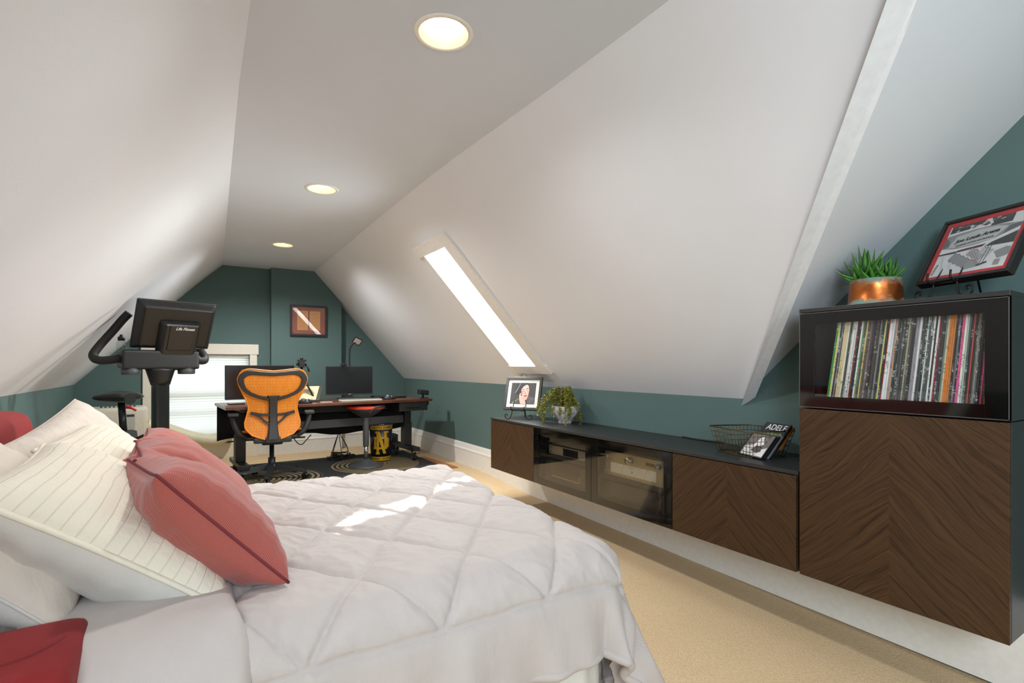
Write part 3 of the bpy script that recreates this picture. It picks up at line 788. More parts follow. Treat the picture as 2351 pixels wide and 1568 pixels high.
obj('title_lettering', lab('Joe Louis Arena', .0175, -.04, .185, .10, shear=.35, bold=.0007, ext=.00005, sx=1.15), INK, t)
obj('subtitle_lettering', lab('GORDIE HOWE ENTRANCE', .0082, -.05, .085, .085, shear=.35, bold=.0002, ext=.00005, sx=1.1), INK, t)
mid = o2 + e1 * .10
easel('plate_easel', 'black wire easel holding the tilted arena picture on the tall cabinet', (mid.x + bk.x * .004, mid.y + bk.y * .004, TZ1), math.atan2(e1.y, e1.x), .075, 1.403 - TZ1 - .002, .2, til)

# trailing plant in a fluted shell pot
LEAF = {}
def leafmat(n, a, b):
    t = NT(n); f = t.noise(t.coord(), 25, 3)
    return t.done(t.bsdf(t.mix(f, a, b), .35))
OLIVE = leafmat('olive_leaf', rgb(78, 84, 22), rgb(150, 146, 40)); GREEN = leafmat('aloe_leaf', rgb(30, 84, 30), rgb(88, 150, 52))
STEM = M('plant_stem', rgb(88, 84, 30), .7); SOIL = M('potting_soil', rgb(46, 36, 28), .95)
t = thing('trailing_plant', 'trailing olive-green plant in a white fluted shell pot on the low cabinets', 'potted plant', (2.245, 2.885, WT))
def rib(a, k): return 1 + .035 * abs(math.cos(9 * (a + .16 * math.sin(k * .35)))) * (1 if k > 1 else .2)
def potmat():
    tt = NT('whitewashed_pot'); f = tt.noise(tt.coord(), 30, 4)
    return tt.done(tt.bsdf(tt.ramp(f, [(.35, rgb(150, 146, 142)), (.6, rgb(222, 219, 214))]), .7))
obj('pot', mesh(lathe, [(.046, 0), (.047, .006), (.045, .016), (.058, .030), (.078, .052), (.090, .078), (.093, .100), (.091, .120), (.086, .122), (.084, .105)], 108, rib=rib), potmat(), t, 60)
obj('soil', mesh(lathe, [(.084, .104), (.0001, .108)], 40, caps=False), SOIL, t)
bs, bl_ = bmesh.new(), bmesh.new()
RP = random.Random(3)
for k in range(58):
    a = RP.uniform(0, 2 * PI); reach = RP.uniform(.05, .165); lift = RP.uniform(.05, .14) * (1.15 - reach * 3)
    if k < 7: a = RP.uniform(2.2, 3.2); reach = RP.uniform(.13, .19)
    drop = RP.uniform(.02, .17) if reach > .11 else RP.uniform(-.04, .05)
    c, s = math.cos(a), math.sin(a)
    if c > .25: reach *= .6; drop = min(drop, .1)
    zlow = max(.012, .12 - drop)
    pts = [(c * .02, s * .02, .1), (c * reach * .45, s * reach * .45, .14 + lift), (c * reach * .85, s * reach * .85, .13 + lift * .7), (c * reach * 1.08, s * reach * 1.08, (zlow + .13 + lift * .3) / 2), (c * reach * 1.13, s * reach * 1.13, zlow)]
    sp = spline(pts, 7); tube(bs, sp, .0014, 5)
    for i in range(4, len(sp)):
        for _ in range(3):
            p = sp[i] + Vector((RP.uniform(-.004, .004),) * 3)
            d = Vector((RP.uniform(-1, 1), RP.uniform(-1, 1), RP.uniform(-.8, .8))).normalized(); L = RP.uniform(.012, .02)
            sd = d.cross(Vector((RP.uniform(-1, 1), RP.uniform(-1, 1), RP.uniform(-1, 1)))).normalized() * L * .22; up = d.cross(sd).normalized() * L * .05
            add(bl_, [p, p + d * L * .5 + sd + up, p + d * L, p + d * L * .5 - sd + up, p + d * L * .5 - up * 2], [(0, 1, 4), (1, 2, 4), (2, 3, 4), (3, 0, 4), (0, 3, 1), (1, 3, 2)])
obj('stems', bs, STEM, t); obj('leaves', bl_, OLIVE, t)

# succulent in a verdigris copper pot
def copper():
    tt = NT('verdigris_copper'); v = tt.coord(); x, y, z = tt.xyz(v)
    n1 = tt.noise(v, 22, 5, .65); e = tt.math('ABSOLUTE', tt.math('MULTIPLY', tt.math('SUBTRACT', z, .05), 20.0))
    f = tt.math('ADD', tt.math('MULTIPLY', n1, .7), tt.math('MULTIPLY', e, .42))
    m = tt.math('GREATER_THAN', f, .68); m = tt.math('SMOOTH_MAX', tt.math('MULTIPLY', tt.math('SUBTRACT', f, .56), 6.0), 0.0, .1); m = tt.math('MINIMUM', m, 1.0)
    col = tt.mix(m, rgb(190, 106, 52), rgb(112, 150, 136))
    return tt.done(tt.bsdf(col, tt.math('ADD', .3, tt.math('MULTIPLY', m, .5)), tt.math('SUBTRACT', .9, tt.math('MULTIPLY', m, .9)), tt.bump(n1, .3, .003)))
t = thing('potted_succulent', 'spiky green succulent in a verdigris copper pot on the tall cabinet', 'potted plant', (2.13, .885, TZ1))
obj('pot', mesh(lathe, [(.086, 0), (.090, .004), (.088, .010), (.085, .02), (.0825, .06), (.080, .094), (.082, .098), (.077, .098), (.076, .085)], 56), copper(), t, 60)
obj('soil', mesh(lathe, [(.077, .085), (.0001, .09)], 40, caps=False), SOIL, t)
def blade(bm, base, az, el, L, wd, bend):
    c, s = math.cos(az), math.sin(az); n = 7; prev = None
    side = Vector((-s, c, 0))
    for i in range(n + 1):
        u = i / n; e = el + bend * u
        p = Vector(base) + Vector((c * math.cos(e), s * math.cos(e), math.sin(e))) * L * u
        wv = wd * (1 - u ** 1.6) * (1 if u > .1 else .8) + .0004; nr = Vector((-c * math.sin(e), -s * math.sin(e), math.cos(e)))
        ring = [bm.verts.new(p + side * wv + nr * wv * .35), bm.verts.new(p - nr * wv * .35), bm.verts.new(p - side * wv + nr * wv * .35), bm.verts.new(p + nr * wv * .12)]
        if prev:
            for k in range(4): bm.faces.new((prev[k], prev[(k + 1) % 4], ring[(k + 1) % 4], ring[k])).smooth = True
        prev = ring
    bm.faces.new(prev)
bm = bmesh.new(); RP = random.Random(11)
for (cx_, cy_, cnt, sc) in ((0, .028, 26, 1.0), (-.01, -.045, 20, .66), (.03, .0, 14, .66), (-.03, .05, 12, .6), (-.035, -.01, 12, .6)):
    for k in range(cnt):
        u = k / cnt; az = k * 2.4; el = math.radians(80 - 72 * u)
        blade(bm, (cx_ + math.cos(az) * .008, cy_ + math.sin(az) * .008, .088), az, el, sc * RP.uniform(.108, .152) * (1 - .2 * u), .0145 * sc + .003, RP.uniform(-.1, .3))
obj('leaves', bm, GREEN, t)

# wire basket and the compact discs leaning in it
WIRE = M('aged_brass_wire', rgb(92, 80, 52), .45, .7)
L_, F_, R_ = Vector((2.115, 1.585)), Vector((2.052, 1.335)), Vector((2.262, 1.255))
K_ = L_ + R_ - F_; cen = (L_ + R_) / 2
t = thing('wire_basket', 'open wire mesh basket holding compact discs beside the tall cabinet', 'basket', (cen.x, cen.y, WT))
rim = [Vector((p.x - cen.x, p.y - cen.y, .118)) for p in (L_, F_, R_, K_)]
bot = [Vector(((p.x - cen.x) * .78, (p.y - cen.y) * .78, .003)) for p in (L_, F_, R_, K_)]
obj('rim', mesh(tube, rim, .0032, 6, closed=True), WIRE, t)
bm = bmesh.new()
for i in range(4):
    a0, a1, b0, b1 = rim[i], rim[(i + 1) % 4], bot[i], bot[(i + 1) % 4]; n = 11
    for k in range(n):
        u = k / n; jit = R.uniform(-.003, .003)
        tube(bm, [a0.lerp(a1, u), a0.lerp(b0, .5).lerp(a1.lerp(b1, .5), u) + Vector((jit, jit, 0)), b0.lerp(b1, u)], .0013, 5)
    for q in (.2, .4, .6, .8): tube(bm, [a0.lerp(b0, q), a1.lerp(b1, q)], .0013, 5)
for k in range(1, 9):
    u = k / 9; tube(bm, [bot[0].lerp(bot[1], u), bot[3].lerp(bot[2], u)], .0009, 5); tube(bm, [bot[0].lerp(bot[3], u), bot[1].lerp(bot[2], u)], .0009, 5)
tube(bm, bot, .002, 6, closed=True)
obj('mesh_wires', bm, WIRE, t)
e1 = Vector((-.25, -.97, 0)).normalized(); bk = Vector((.97, -.25, 0)); til = math.radians(42)
e2 = bk * math.sin(til) + Vector((0, 0, math.cos(til))); nn = e1.cross(e2)
m3 = Matrix((e1, e2, nn)).transposed().to_4x4()
def cd_case(label, k, z, cov, spine, big=1.0, lift=0):
    p = Vector((2.112, 1.435, WT + .006)) + bk * (k * .0165) + Vector((0, 0, z))
    c = thing('cd_case', label, 'cd case', p, 0, 'compact discs in the wire basket')
    w, h = .142 * big, .125 * big
    obj('case', B(0, w, 0, h, -.0095, 0, bev=.0006, seg=1, mtx=m3), GLASS_CLEAR if False else M('case_' + spine[0], rgb(*spine[1]), .25), c)
    obj('cover', B(.012, w - .002, .003, h - .003, .0, .0006, mtx=m3), M('cover_' + cov[0], rgb(*cov[1]), .3), c)
    return c, w, h
c, w_, h_ = cd_case('front compact disc with grey and white figure cover in the basket', 0, 0, ('grey', (116, 108, 106)), ('black', (30, 30, 32)))
q = m3.copy(); q.translation = m3 @ Vector((w_ / 2 + .005, h_ / 2, .0006))
art([((226, 224, 222), [(-.064, -.055), (.062, -.055), (.062, -.005), (.03, -.02), (-.02, .0), (-.064, -.01)]),
     ((238, 236, 234), [(-.03, -.03), (-.005, .04), (.012, .052), (.018, .03), (.03, .028), (.036, .01), (.02, .0), (.0, -.03)]),
     ((90, 84, 84), [(-.02, -.03), (.0, .0), (.03, -.004), (.04, -.03), (.02, -.04)]), ((50, 46, 46), ell(.006, .03, .003, .003))], q, 'cover_print', c)
for k in range(1, 4): cd_case('%s slim black compact disc leaning behind the front disc in the basket' % ('second', 'third', 'fourth')[k - 1], k, 0, ('dark', (46, 46, 48)), (('black', (30, 30, 32)), ('greyc', (120, 122, 124)), ('black', (30, 30, 32)))[k - 1])
cd_case('amber-edged compact disc leaning behind the lettered black disc', 6.0, .036, ('amber', (150, 92, 30)), ('amber', (150, 84, 36)))
c, w_, h_ = cd_case('black compact disc with large white lettering rising above the basket rim', 5.1, .046, ('blackc', (42, 42, 44)), ('black', (30, 30, 32)))
q = m3.copy(); q.translation = m3 @ Vector((w_ / 2 + .005, h_ - .026, .0008))
obj('cover_lettering', text_bm('ADELE', .044, q, ext=.0002, sx=.86), M('white_ink', rgb(236, 236, 236), .6), c)
q = m3.copy(); q.translation = m3 @ Vector((w_ / 2 + .005, h_ / 2, .0006))
art([((96, 110, 60), [(-.06, .0), (-.02, .012), (.02, .006), (.05, .01), (.06, -.05), (-.06, -.05)]), ((150, 146, 70), [(-.05, -.01), (.0, .0), (.03, -.01), (.0, -.03)])], q, 'cover_print', c)
# cable end lying along the back of the worktop
bm = bmesh.new(); tube(bm, spline([(2.36, 1.95, WT + .004), (2.345, 1.85, WT + .004), (2.35, 1.74, WT + .004), (2.36, 1.68, WT + .004)], 6), .004, 8)
tag(obj('black_cable', bm, BLACK), 'short black cable lying on the worktop against the green wall', 'cable')
# ------------------------------------------------------------------ rug, desk and what belongs to it
def rug_mat():
    t = NT('black_rug_with_tan_rings'); x, y, z = t.xyz(t.coord())
    masks = []
    for (cx, cy, rm, k) in ((.60, 5.0, .42, -.4), (1.575, 5.17, .45, .4)):
        a = t.math('SUBTRACT', x, cx + k * rm); b = t.math('SUBTRACT', y, cy)
        s2 = t.math('ADD', t.math('MULTIPLY', a, a), t.math('MULTIPLY', b, b))
        ak = t.math('MULTIPLY', a, k)
        r = t.math('DIVIDE', t.math('ADD', ak, t.math('SQRT', t.math('ADD', t.math('MULTIPLY', ak, ak), t.math('MULTIPLY', s2, 1 - k * k)))), 1 - k * k)
        st = t.math('GREATER_THAN', t.math('FRACT', t.math('MULTIPLY', r, 30.0)), .55)
        masks.append(t.math('MULTIPLY', st, t.math('LESS_THAN', r, rm)))
    f = t.math('MAXIMUM', *masks); nz = t.noise(t.coord(), 250, 2)
    col = t.mix(f, rgb(44, 45, 45), rgb(160, 138, 96))
    return t.done(t.bsdf(col, .95, 0, t.bump(nz, .4, .003)))
tag(obj('area_rug', B(.02, 2.115, 4.33, 5.84, .099, .108, bev=.002), rug_mat()), 'black rug with nested tan rings under the desk and orange chair', 'rug')

ST = M('black_steel', rgb(30, 31, 32), .4, .2)
DL0, DA = Vector((.222, 4.84, .1)), math.radians(5)
desk = thing('standing_desk', 'long walnut-topped sit-stand desk on black castered legs under the green gable', 'desk', DL0, DA)
def dk(lx, ly, z=.671): 
    return (DL0.x + lx * math.cos(DA) - ly * math.sin(DA), DL0.y + lx * math.sin(DA) + ly * math.cos(DA), .1 + z)
obj('desk_top', B(0, 1.92, 0, .68, .645, .67, bev=.003), WALNUT, desk)
for lx in (.16, 1.79):
    o = obj('leg', mesh(lambda bm: (box(bm, lx - .042, lx + .042, .31, .41, .155, .40, .003), box(bm, lx - .036, lx + .036, .318, .402, .40, .62, .002), box(bm, lx - .045, lx + .045, .06, .64, .615, .644, .002))), ST, desk)
    obj('foot', B(lx - .04, lx + .04, .10, .66, .112, .155, bev=.006), ST, desk)
    for ly in (.17, .61):
        bm = bmesh.new(); rot = Matrix.Translation((lx, ly, .046)) @ Matrix.Rotation(PI / 2, 4, 'Y')
        lathe(bm, [(.0001, -.012), (.03, -.013), (.044, -.009), (.045, 0), (.044, .009), (.03, .013), (.0001, .012)], 28, mtx=rot)
        c = obj('caster', bm, RUBBER, desk)
        bm = bmesh.new()
        for s in (-1, 1): box(bm, lx + s * .019 - .002, lx + s * .019 + .002, ly - .02, ly + .02, .035, .106, .002)
        box(bm, lx - .021, lx + .021, ly - .024, ly + .024, .100, .111); box(bm, lx - .012, lx + .012, ly - .062, ly - .02, .075, .083, .003)
        obj('caster_bracket', bm, CHROME, c)
obj('crossbar', B(.20, 1.75, .345, .365, .40, .48), M('grey_bar', rgb(70, 72, 76), .4), desk)
bm = bmesh.new(); n = 60
top_, bot_ = [], []
for i in range(n + 1):
    x = .012 + 1.86 * i / n; y = .62 + .006 * math.sin(i * .9)
    top_.append(bm.verts.new((x, y, .64))); bot_.append(bm.verts.new((x, y + .004, .315 + .012 * math.sin(i * .31) + .02 * math.sin(i * .11))))
for i in range(n): bm.faces.new((bot_[i], bot_[i + 1], top_[i + 1], top_[i])).smooth = True
g_ = bmesh.ops.extrude_face_region(bm, geom=bm.faces[:])
for v in [q for q in g_['geom'] if isinstance(q, bmesh.types.BMVert)]: v.co.y += .004
obj('privacy_panel', bm, M('black_fabric_panel', rgb(20, 21, 24), .8), desk)
obj('cable_tray', B(.25, 1.70, .43, .60, .545, .625, bev=.004), M('tray_black', rgb(24, 24, 26), .6), desk)
dr = obj('drawer', mesh(lambda bm: (box(bm, 1.56, 1.88, .03, .36, .55, .642, .004))), BLACK, desk)
obj('drawer_handle', mesh(lambda bm: (box(bm, 1.63, 1.80, .022, .031, .575, .59, .002))), BLACKG, dr)

# monitors
SCR = M('dark_screen', rgb(26, 28, 31), .22)
def monitor(label, c, rz, w, h, z0, base):
    t = thing('monitor', label, 'monitor', c, rz)
    obj('housing', B(-w / 2, w / 2, .004, .03, z0, z0 + h, bev=.004), BLACK, t)
    s = obj('screen', B(-w / 2 + .008, w / 2 - .008, .001, .006, z0 + .016, z0 + h - .008), SCR, t)
    obj('bezel', B(-w / 2, w / 2, .002, .006, z0, z0 + .014), BLACK, t)
    obj('stand_neck', B(-.035, .035, .03, .055, .012, z0 + h * .5, bev=.004), DGREY, t)
    obj('stand_base', mesh(prism, [(-.11, -.03), (-.09, -.06), (.09, -.06), (.11, -.03), (.11, .1), (-.11, .1)], 'z', 0, .012), base, t)
    return t
m1 = monitor('wide dark monitor standing behind the orange chair on the left of the desk', dk(.35, .44), math.radians(3), .59, .315, .035, DGREY)
m2 = monitor('dark monitor with a webcam on top, beside the gooseneck lamp', dk(1.20, .46), math.radians(-3), .475, .295, .045, GREYM)
obj('badge', B(-.014, .014, -.0005, .002, .0475, .0525), M('badge_silver', rgb(190, 190, 190), .4), m2)
p = dk(1.205, .47)
t = thing('webcam', 'small black webcam clipped on top of the right monitor', 'webcam', (p[0] - .07, p[1] - .02, p[2] + .341), math.radians(-3))
obj('body', B(-.034, .034, -.014, .012, .004, .030, bev=.008), BLACK, t)
obj('lens', mesh(lathe, [(.009, 0), (.010, .004), (.008, .006), (.0001, .004)], 20, mtx=Matrix.Translation((0, -.013, .018)) @ Matrix.Rotation(PI / 2, 4, 'X')), BLACKG, t)
obj('clip', B(-.012, .012, -.012, .03, -.002, .005, bev=.002), BLACK, t)
# gooseneck lamp
t = thing('gooseneck_lamp', 'black gooseneck desk lamp with small square head behind the right monitor', 'desk lamp', dk(1.27, .635))
obj('base', mesh(lathe, [(.045, 0), (.045, .010), (.02, .016), (.012, .02)], 28), BLACK, t)
obj('neck', mesh(tube, spline([(0, 0, .01), (-.006, 0, .25), (-.012, 0, .42), (-.006, -.008, .535), (.02, -.024, .585), (.045, -.04, .60)], 8), .0095, 12), BLACK, t)
hm = Matrix.Translation((.06, -.05, .612)) @ Matrix.Rotation(math.radians(25), 4, 'Y') @ Matrix.Rotation(math.radians(-52), 4, 'X')
hd = obj('lamp_head', B(-.045, .045, -.042, .042, -.008, .008, bev=.006, mtx=hm), BLACK, t)
obj('led_panel', B(-.034, .034, -.03, .03, -.0105, -.0075, mtx=hm), M('led_diffuser', rgb(190, 190, 184), .5), hd)
# table tripod
t = thing('table_tripod', 'small black camera tripod on the desk between the two monitors', 'tripod', dk(.695, .36)); t.scale = (1.1, 1.1, 1.1)
bm = bmesh.new(); hub = (0, 0, .22)
obj('column', mesh(tube, [(0, 0, .17), (0, 0, .30)], .011, 12), BLACK, t)
for az in (-20, 100, 220):
    c, s = math.cos(math.radians(az)), math.sin(math.radians(az))
    obj('leg', mesh(tube, [(c * .01, s * .01, .22), (c * .115, s * .115, .006)], .0085, 10), BLACK, t)
hd = obj('tripod_head', mesh(lambda bm: (cbox(bm, (0, 0, .325), (.05, .045, .05), .008), cbox(bm, (0, -.005, .36), (.075, .03, .018), .004), tube(bm, [(.03, 0, .33), (.052, -.02, .29), (.056, -.02, .262)], .008, 10), lathe(bm, [(.014, 0), (.014, .02)], 16, mtx=Matrix.Translation((-.045, 0, .33)) @ Matrix.Rotation(PI / 2, 4, 'Y')))), BLACK, t)
obj('knob', mesh(lathe, [(.013, 0), (.014, .014), (.008, .02), (.0001, .022)], 16, mtx=Matrix.Translation((0, 0, .369))), BLACK, hd)
# sloped writing board with paper
t = thing('writing_slope', 'tilted dark writing board holding a beige sheet on the desk', 'writing board', dk(.71, .26), math.radians(0))
tm = Matrix.Translation((0, 0, .012)) @ Matrix.Rotation(math.radians(34), 4, 'X')
sh_ = Matrix(((1, .32, 0, 0), (0, 1, 0, 0), (0, 0, 1, 0), (0, 0, 0, 1)))
bd = obj('board', B(-.12, .12, 0, .24, -.008, 0, bev=.002, mtx=tm @ sh_), M('board_dark', rgb(56, 54, 48), .5), t)
obj('sheet', B(-.085, .085, .012, .232, .0003, .0012, mtx=tm @ sh_), M('beige_sheet', rgb(196, 184, 150), .8), t)
obj('ledge', B(-.11, .05, -.004, .02, 0, .014, bev=.002, mtx=tm @ sh_), M('ledge_tan', rgb(176, 164, 132), .6), bd)
obj('prop_leg', mesh(tube, [(.0, .20, .13), (.04, .245, .002)], .005, 8), BLACK, t)
def trackball(label, p, rz):
    t = thing('trackball_mouse', label, 'trackball', p, rz, 'trackballs on the desk')
    bm = bmesh.new(); lathe(bm, [(.046, 0), (.047, .01), (.042, .024), (.028, .034), (.0001, .037)], 32, mtx=Matrix.Diagonal((1.35, .95, 1, 1)))
    obj('body', bm, M('trackball_shell', rgb(40, 42, 46), .25), t)
    bm = bmesh.new(); bmesh.ops.create_uvsphere(bm, u_segments=24, v_segments=16, radius=.021, matrix=Matrix.Translation((-.024, -.012, .028)))
    obj('ball', bm, M('trackball_ball', rgb(120, 126, 136), .12, .6), t, 180)
    bm = bmesh.new(); tube(bm, spline([(.004, -.04, .02), (.014, -.02, .034), (.03, .0, .034), (.048, .02, .022)], 5), .004, 8)
    obj('button_strip', bm, M('trackball_trim', rgb(196, 196, 198), .25, .5), t)
trackball('silver and black trackball in front of the writing board', dk(.665, .12), .1)
trackball('silver and black trackball to the right of the white keyboard', dk(1.52, .19), .1)
t = thing('keyboard', 'white keyboard lying in front of the right monitor', 'keyboard', dk(1.20, .15), math.radians(1))
obj('base', B(-.20, .20, -.055, .055, 0, .014, bev=.003), WHITEP, t)
bm = bmesh.new()
for r_ in range(5):
    for k in range(16): cbox(bm, (-.184 + k * .0245, -.04 + r_ * .02, .016), (.019, .016, .006), .001, 1)
obj('keys', bm, M('keys_grey', rgb(110, 108, 102), .5), t)
tag(obj('paper_slip', mesh(lambda bm: box(bm, 0, .11, 0, .03, 0, .004)), PAPER), 'small white paper slip lying on the desk beside the writing board', 'paper').location = dk(.80, .11)
t = thing('tablet', 'flat black tablet lying at the left end of the desk', 'tablet', dk(.135, .38), .1)
obj('body', B(-.065, .065, -.05, .05, 0, .009, bev=.003), BLACK, t); obj('screen', B(-.06, .06, -.045, .045, .009, .0096), SCR, t)
t = thing('laptop', 'closed black laptop lying at the back right of the desk', 'laptop', dk(1.63, .47), -.06)
obj('base', B(-.17, .17, -.115, .115, .002, .013, bev=.003), BLACK, t); obj('lid', B(-.17, .17, -.115, .115, .0135, .021, bev=.003), DGREY, t)
t = thing('desk_speaker', 'small black speaker on a clamp at the right corner of the desk', 'speaker', dk(1.87, .12))
obj('body', B(-.06, .05, -.03, .04, .038, .09, bev=.01, mtx=Matrix.Rotation(math.radians(8), 4, 'Y')), BLACK, t)
obj('stem', mesh(tube, [(0, 0, .0), (0, 0, .05)], .012, 12), BLACK, t)
obj('clamp', mesh(lambda bm: (box(bm, -.03, .052, -.02, .02, 0, .006), box(bm, .051, .058, -.02, .02, -.07, .006), box(bm, .0, .058, -.02, .02, -.075, -.068))), BLACK, t)
obj('clamp_screw', mesh(lathe, [(.012, -.11), (.012, -.1), (.006, -.098), (.006, -.03), (.012, -.029), (.012, -.026)], 16, mtx=Matrix.Translation((.025, 0, 0))), CHROME, t)
# tangle of cords and a power brick below
bm = bmesh.new(); RC_ = random.Random(5)
for k in range(5):
    pts = [(RC_.uniform(-.1, .1), RC_.uniform(-.05, .05), RC_.uniform(.012, .10)) for _ in range(7)]; pts[0] = (.0, .06, .3)
    tube(bm, spline(pts, 6), .004, 6)
o = tag(obj('cord_tangle', bm, BLACK), 'tangle of black cords on the floor under the desk beside the stool', 'cords'); o.location = (1.33, 5.62, .1)
t = thing('power_strip', 'black power strip on the floor among the cords under the desk', 'power strip', (1.36, 5.70, .1), .2)
obj('body', B(-.15, .15, -.03, .03, 0, .04, bev=.005), BLACK, t); obj('sockets', mesh(lambda bm: [cbox(bm, (-.11 + .05 * k, 0, .041), (.03, .03, .003), .004) for k in range(5)]), DGREY, t)
t = thing('equipment_box', 'dark grey box on the floor behind the trash can', 'box', (1.92, 5.80, .1), 0)
obj('case', B(-.09, .09, -.08, .08, 0, .22, bev=.004), M('box_grey', rgb(58, 62, 66), .5), t); obj('front_panel', B(-.07, .07, -.083, -.079, .05, .19), BLACK, t)
bm = bmesh.new(); tube(bm, spline([(.82, 5.36, .42), (.86, 5.34, .36), (.90, 5.34, .345), (.95, 5.36, .39), (.99, 5.37, .43)], 6), .005, 6)
tag(obj('hanging_cable', bm, BLACK), 'black cable loop hanging below the desk panel right of the chair', 'cable')

# trash can
NAVY = M('can_navy', rgb(40, 42, 52), .35, .2); GOLD = M('can_gold', rgb(196, 152, 24), .35, .2)
t = thing('trash_can', 'navy and gold tin wastebasket with a big interlocked monogram under the desk', 'trash can', (1.70, 5.38, .108))
H_, r0, r1 = .39, .102, .122
def cr(z): return r0 + (r1 - r0) * z / H_
obj('body', mesh(lathe, [(.0001, .004), (r0 - .004, .004), (r0, 0), (cr(H_), H_), (cr(H_) - .002, H_), (r0 - .004, .006)], 48, caps=False), NAVY, t)
def band(z0, z1, dr): return mesh(lathe, [(cr(z0) + dr, z0), (cr(z1) + dr, z1)], 48, caps=False)
obj('gold_band', band(.335, .380, .0008), GOLD, t); obj('gold_band', band(.008, .05, .0008), GOLD, t)
obj('rim', mesh(lambda bm: tube(bm, [(cr(H_) * math.cos(a), cr(H_) * math.sin(a), H_) for a in [2 * PI * i / 48 for i in range(48)]], .003, 8, closed=True)), CHROME, t)
AZ = math.atan2(-5.38, -1.70) + .06
def wrap(bm, z, dr):
    for v in bm.verts:
        zz = z + v.co.y; a = AZ + v.co.x / cr(zz); r = cr(zz) + dr + v.co.z
        v.co = Vector((r * math.cos(a), r * math.sin(a), zz))
    return bm
obj('band_lettering', wrap(text_bm('NOTRE DAME · NOTRE DAME · NOTRE DAME', .036, None, bold=.0006, ext=.0002, sx=.95), .357, .0012), NAVY, t)
obj('base_lettering', wrap(text_bm('FIGHTING IRISH · FIGHTING IRISH', .03, None, bold=.0006, ext=.0002, sx=1.0), .029, .0012), NAVY, t)
def slab(pts): return pts
mono = []
def serif(x, y, w=.042, h=.02): mono.append(R4(x - w / 2, y - h / 2, x + w / 2, y + h / 2))
# D behind (left) and N in front: block letters interlocked
mono += [R4(-.078, -.06, -.058, .062), R4(-.086, .045, -.02, .066), R4(-.086, -.064, -.02, -.043), R4(-.02, -.064, .06, -.043), R4(-.02, .045, .06, .066), R4(.055, -.05, .082, .052)]
mono += [R4(-.052, -.112, -.026, .12), [(-.052, .12), (-.018, .12), (.050, -.112), (.018, -.112)], R4(.028, -.06, .054, .12)]
serif(-.046, .115); serif(-.039, -.108); serif(.048, .115, .052)
mb = bmesh.new()
for k, p in enumerate(mono):
    t2 = bmesh.new(); vs = [t2.verts.new((q[0], q[1], .0002 + .00003 * k)) for q in p]; t2.faces.new(vs)
    bmesh.ops.subdivide_edges(t2, edges=t2.edges[:], cuts=3, use_grid_fill=True); merge(mb, t2)
obj('monogram', wrap(mb, .195, .0008), GOLD, t)

# wobble stool
t = thing('wobble_stool', 'grey active-sitting stool with red-orange seat pushed under the desk', 'stool', (1.465, 5.12, .108), math.radians(-10))
GST = M('stool_grey', rgb(74, 76, 78), .5)
obj('base', mesh(lathe, [(.165, 0), (.168, .006), (.15, .022), (.10, .042), (.055, .058), (.036, .075)], 48), GST, t)
obj('lift_rod', mesh(lathe, [(.020, .07), (.020, .24)], 24), CHROME, t)
obj('column', mesh(lathe, [(.026, .20), (.029, .21), (.032, .49), (.030, .50)], 28), GST, t)
obj('seat_shell', mesh(lathe, [(.034, .49), (.09, .515), (.155, .56), (.178, .594), (.172, .596)], 48), M('stool_shell', rgb(58, 58, 60), .5), t)
obj('seat_pad', mesh(lathe, [(.183, .583), (.186, .600), (.176, .612), (.12, .605), (.0001, .596)], 48, caps=False), M('stool_red', rgb(214, 62, 40), .6), t)
bm = bmesh.new(); tube(bm, spline([(.02, -.150, .548), (.05, -.168, .585), (.09, -.158, .603), (.135, -.120, .604), (.165, -.062, .594), (.172, -.03, .58)], 6), .013, 8)
obj('handle', bm, M('stool_shell', rgb(58, 58, 60), .5), t)

# ------------------------------------------------------------------ orange mesh office chair
ch = thing('office_chair', 'orange mesh-backed ergonomic office chair with black frame at the desk', 'office chair', (.59, 5.005, .108), math.radians(-4))
CF = M('chair_frame', rgb(42, 44, 46), .45)
def mesh_mat(name='orange_chair_mesh'):
    t = NT(name); x, y, z = t.xyz(t.coord('UV'))
    br = t.n('TexBrick', {'Vector': t.vec(t.math('MULTIPLY', y, 1.0), x, 0.0), 'Color1': rgb(232, 146, 44), 'Color2': rgb(224, 132, 34), 'Mortar': rgb(172, 92, 20), 'Scale': 1.0, 'Mortar Size': .0015, 'Brick Width': .05, 'Row Height': .0115})
    return t.done(t.bsdf(br.outputs[0], .5, 0, t.bump(t.math('SUBTRACT', 1.0, br.outputs[1]), .5, .003)))
OM = mesh_mat(); OE = M('orange_edge', rgb(230, 140, 44), .45)
HW = [(0, .045), (.008, .075), (.04, .158), (.1, .212), (.15, .216), (.2, .203), (.268, .187), (.325, .196), (.39, .226), (.465, .257), (.52, .269), (.558, .257), (.595, .215), (.604, .15)]
def hw(v): return interp(HW, v)
def vtop(s): 
    s = abs(s); return interp([(0, .585), (.25, .591), (.5, .600), (.7, .604), (.86, .592), (.95, .566), (1.0, .525)], s)
Z0B = .378
def backy(u, v):      # depth of the shell: lumbar pushes forward (+y), shoulders lean back
    return -.225 + .02 * math.sin((v - .05) / .30 * PI) * (1 if v < .36 else .7) - .14 * max(0, v - .28) ** 1.2 * 1.6 + .10 * u * u * 2.2
def bp(u, v, off=0.0): return Vector((u, backy(u, v) + off, Z0B + v))
bm = bmesh.new(); uvl = bm.loops.layers.uv.new('UVMap'); grid = []; NS, NTT = 40, 44
for j in range(NTT + 1):
    row = []
    for i in range(NS + 1):
        s = -1 + 2 * i / NS; t_ = j / NTT; v = t_ * vtop(s); u = s * hw(min(v, .53)) if v > .53 else s * hw(v)
        row.append((bm.verts.new(bp(u, v)), (u, v)))
    grid.append(row)
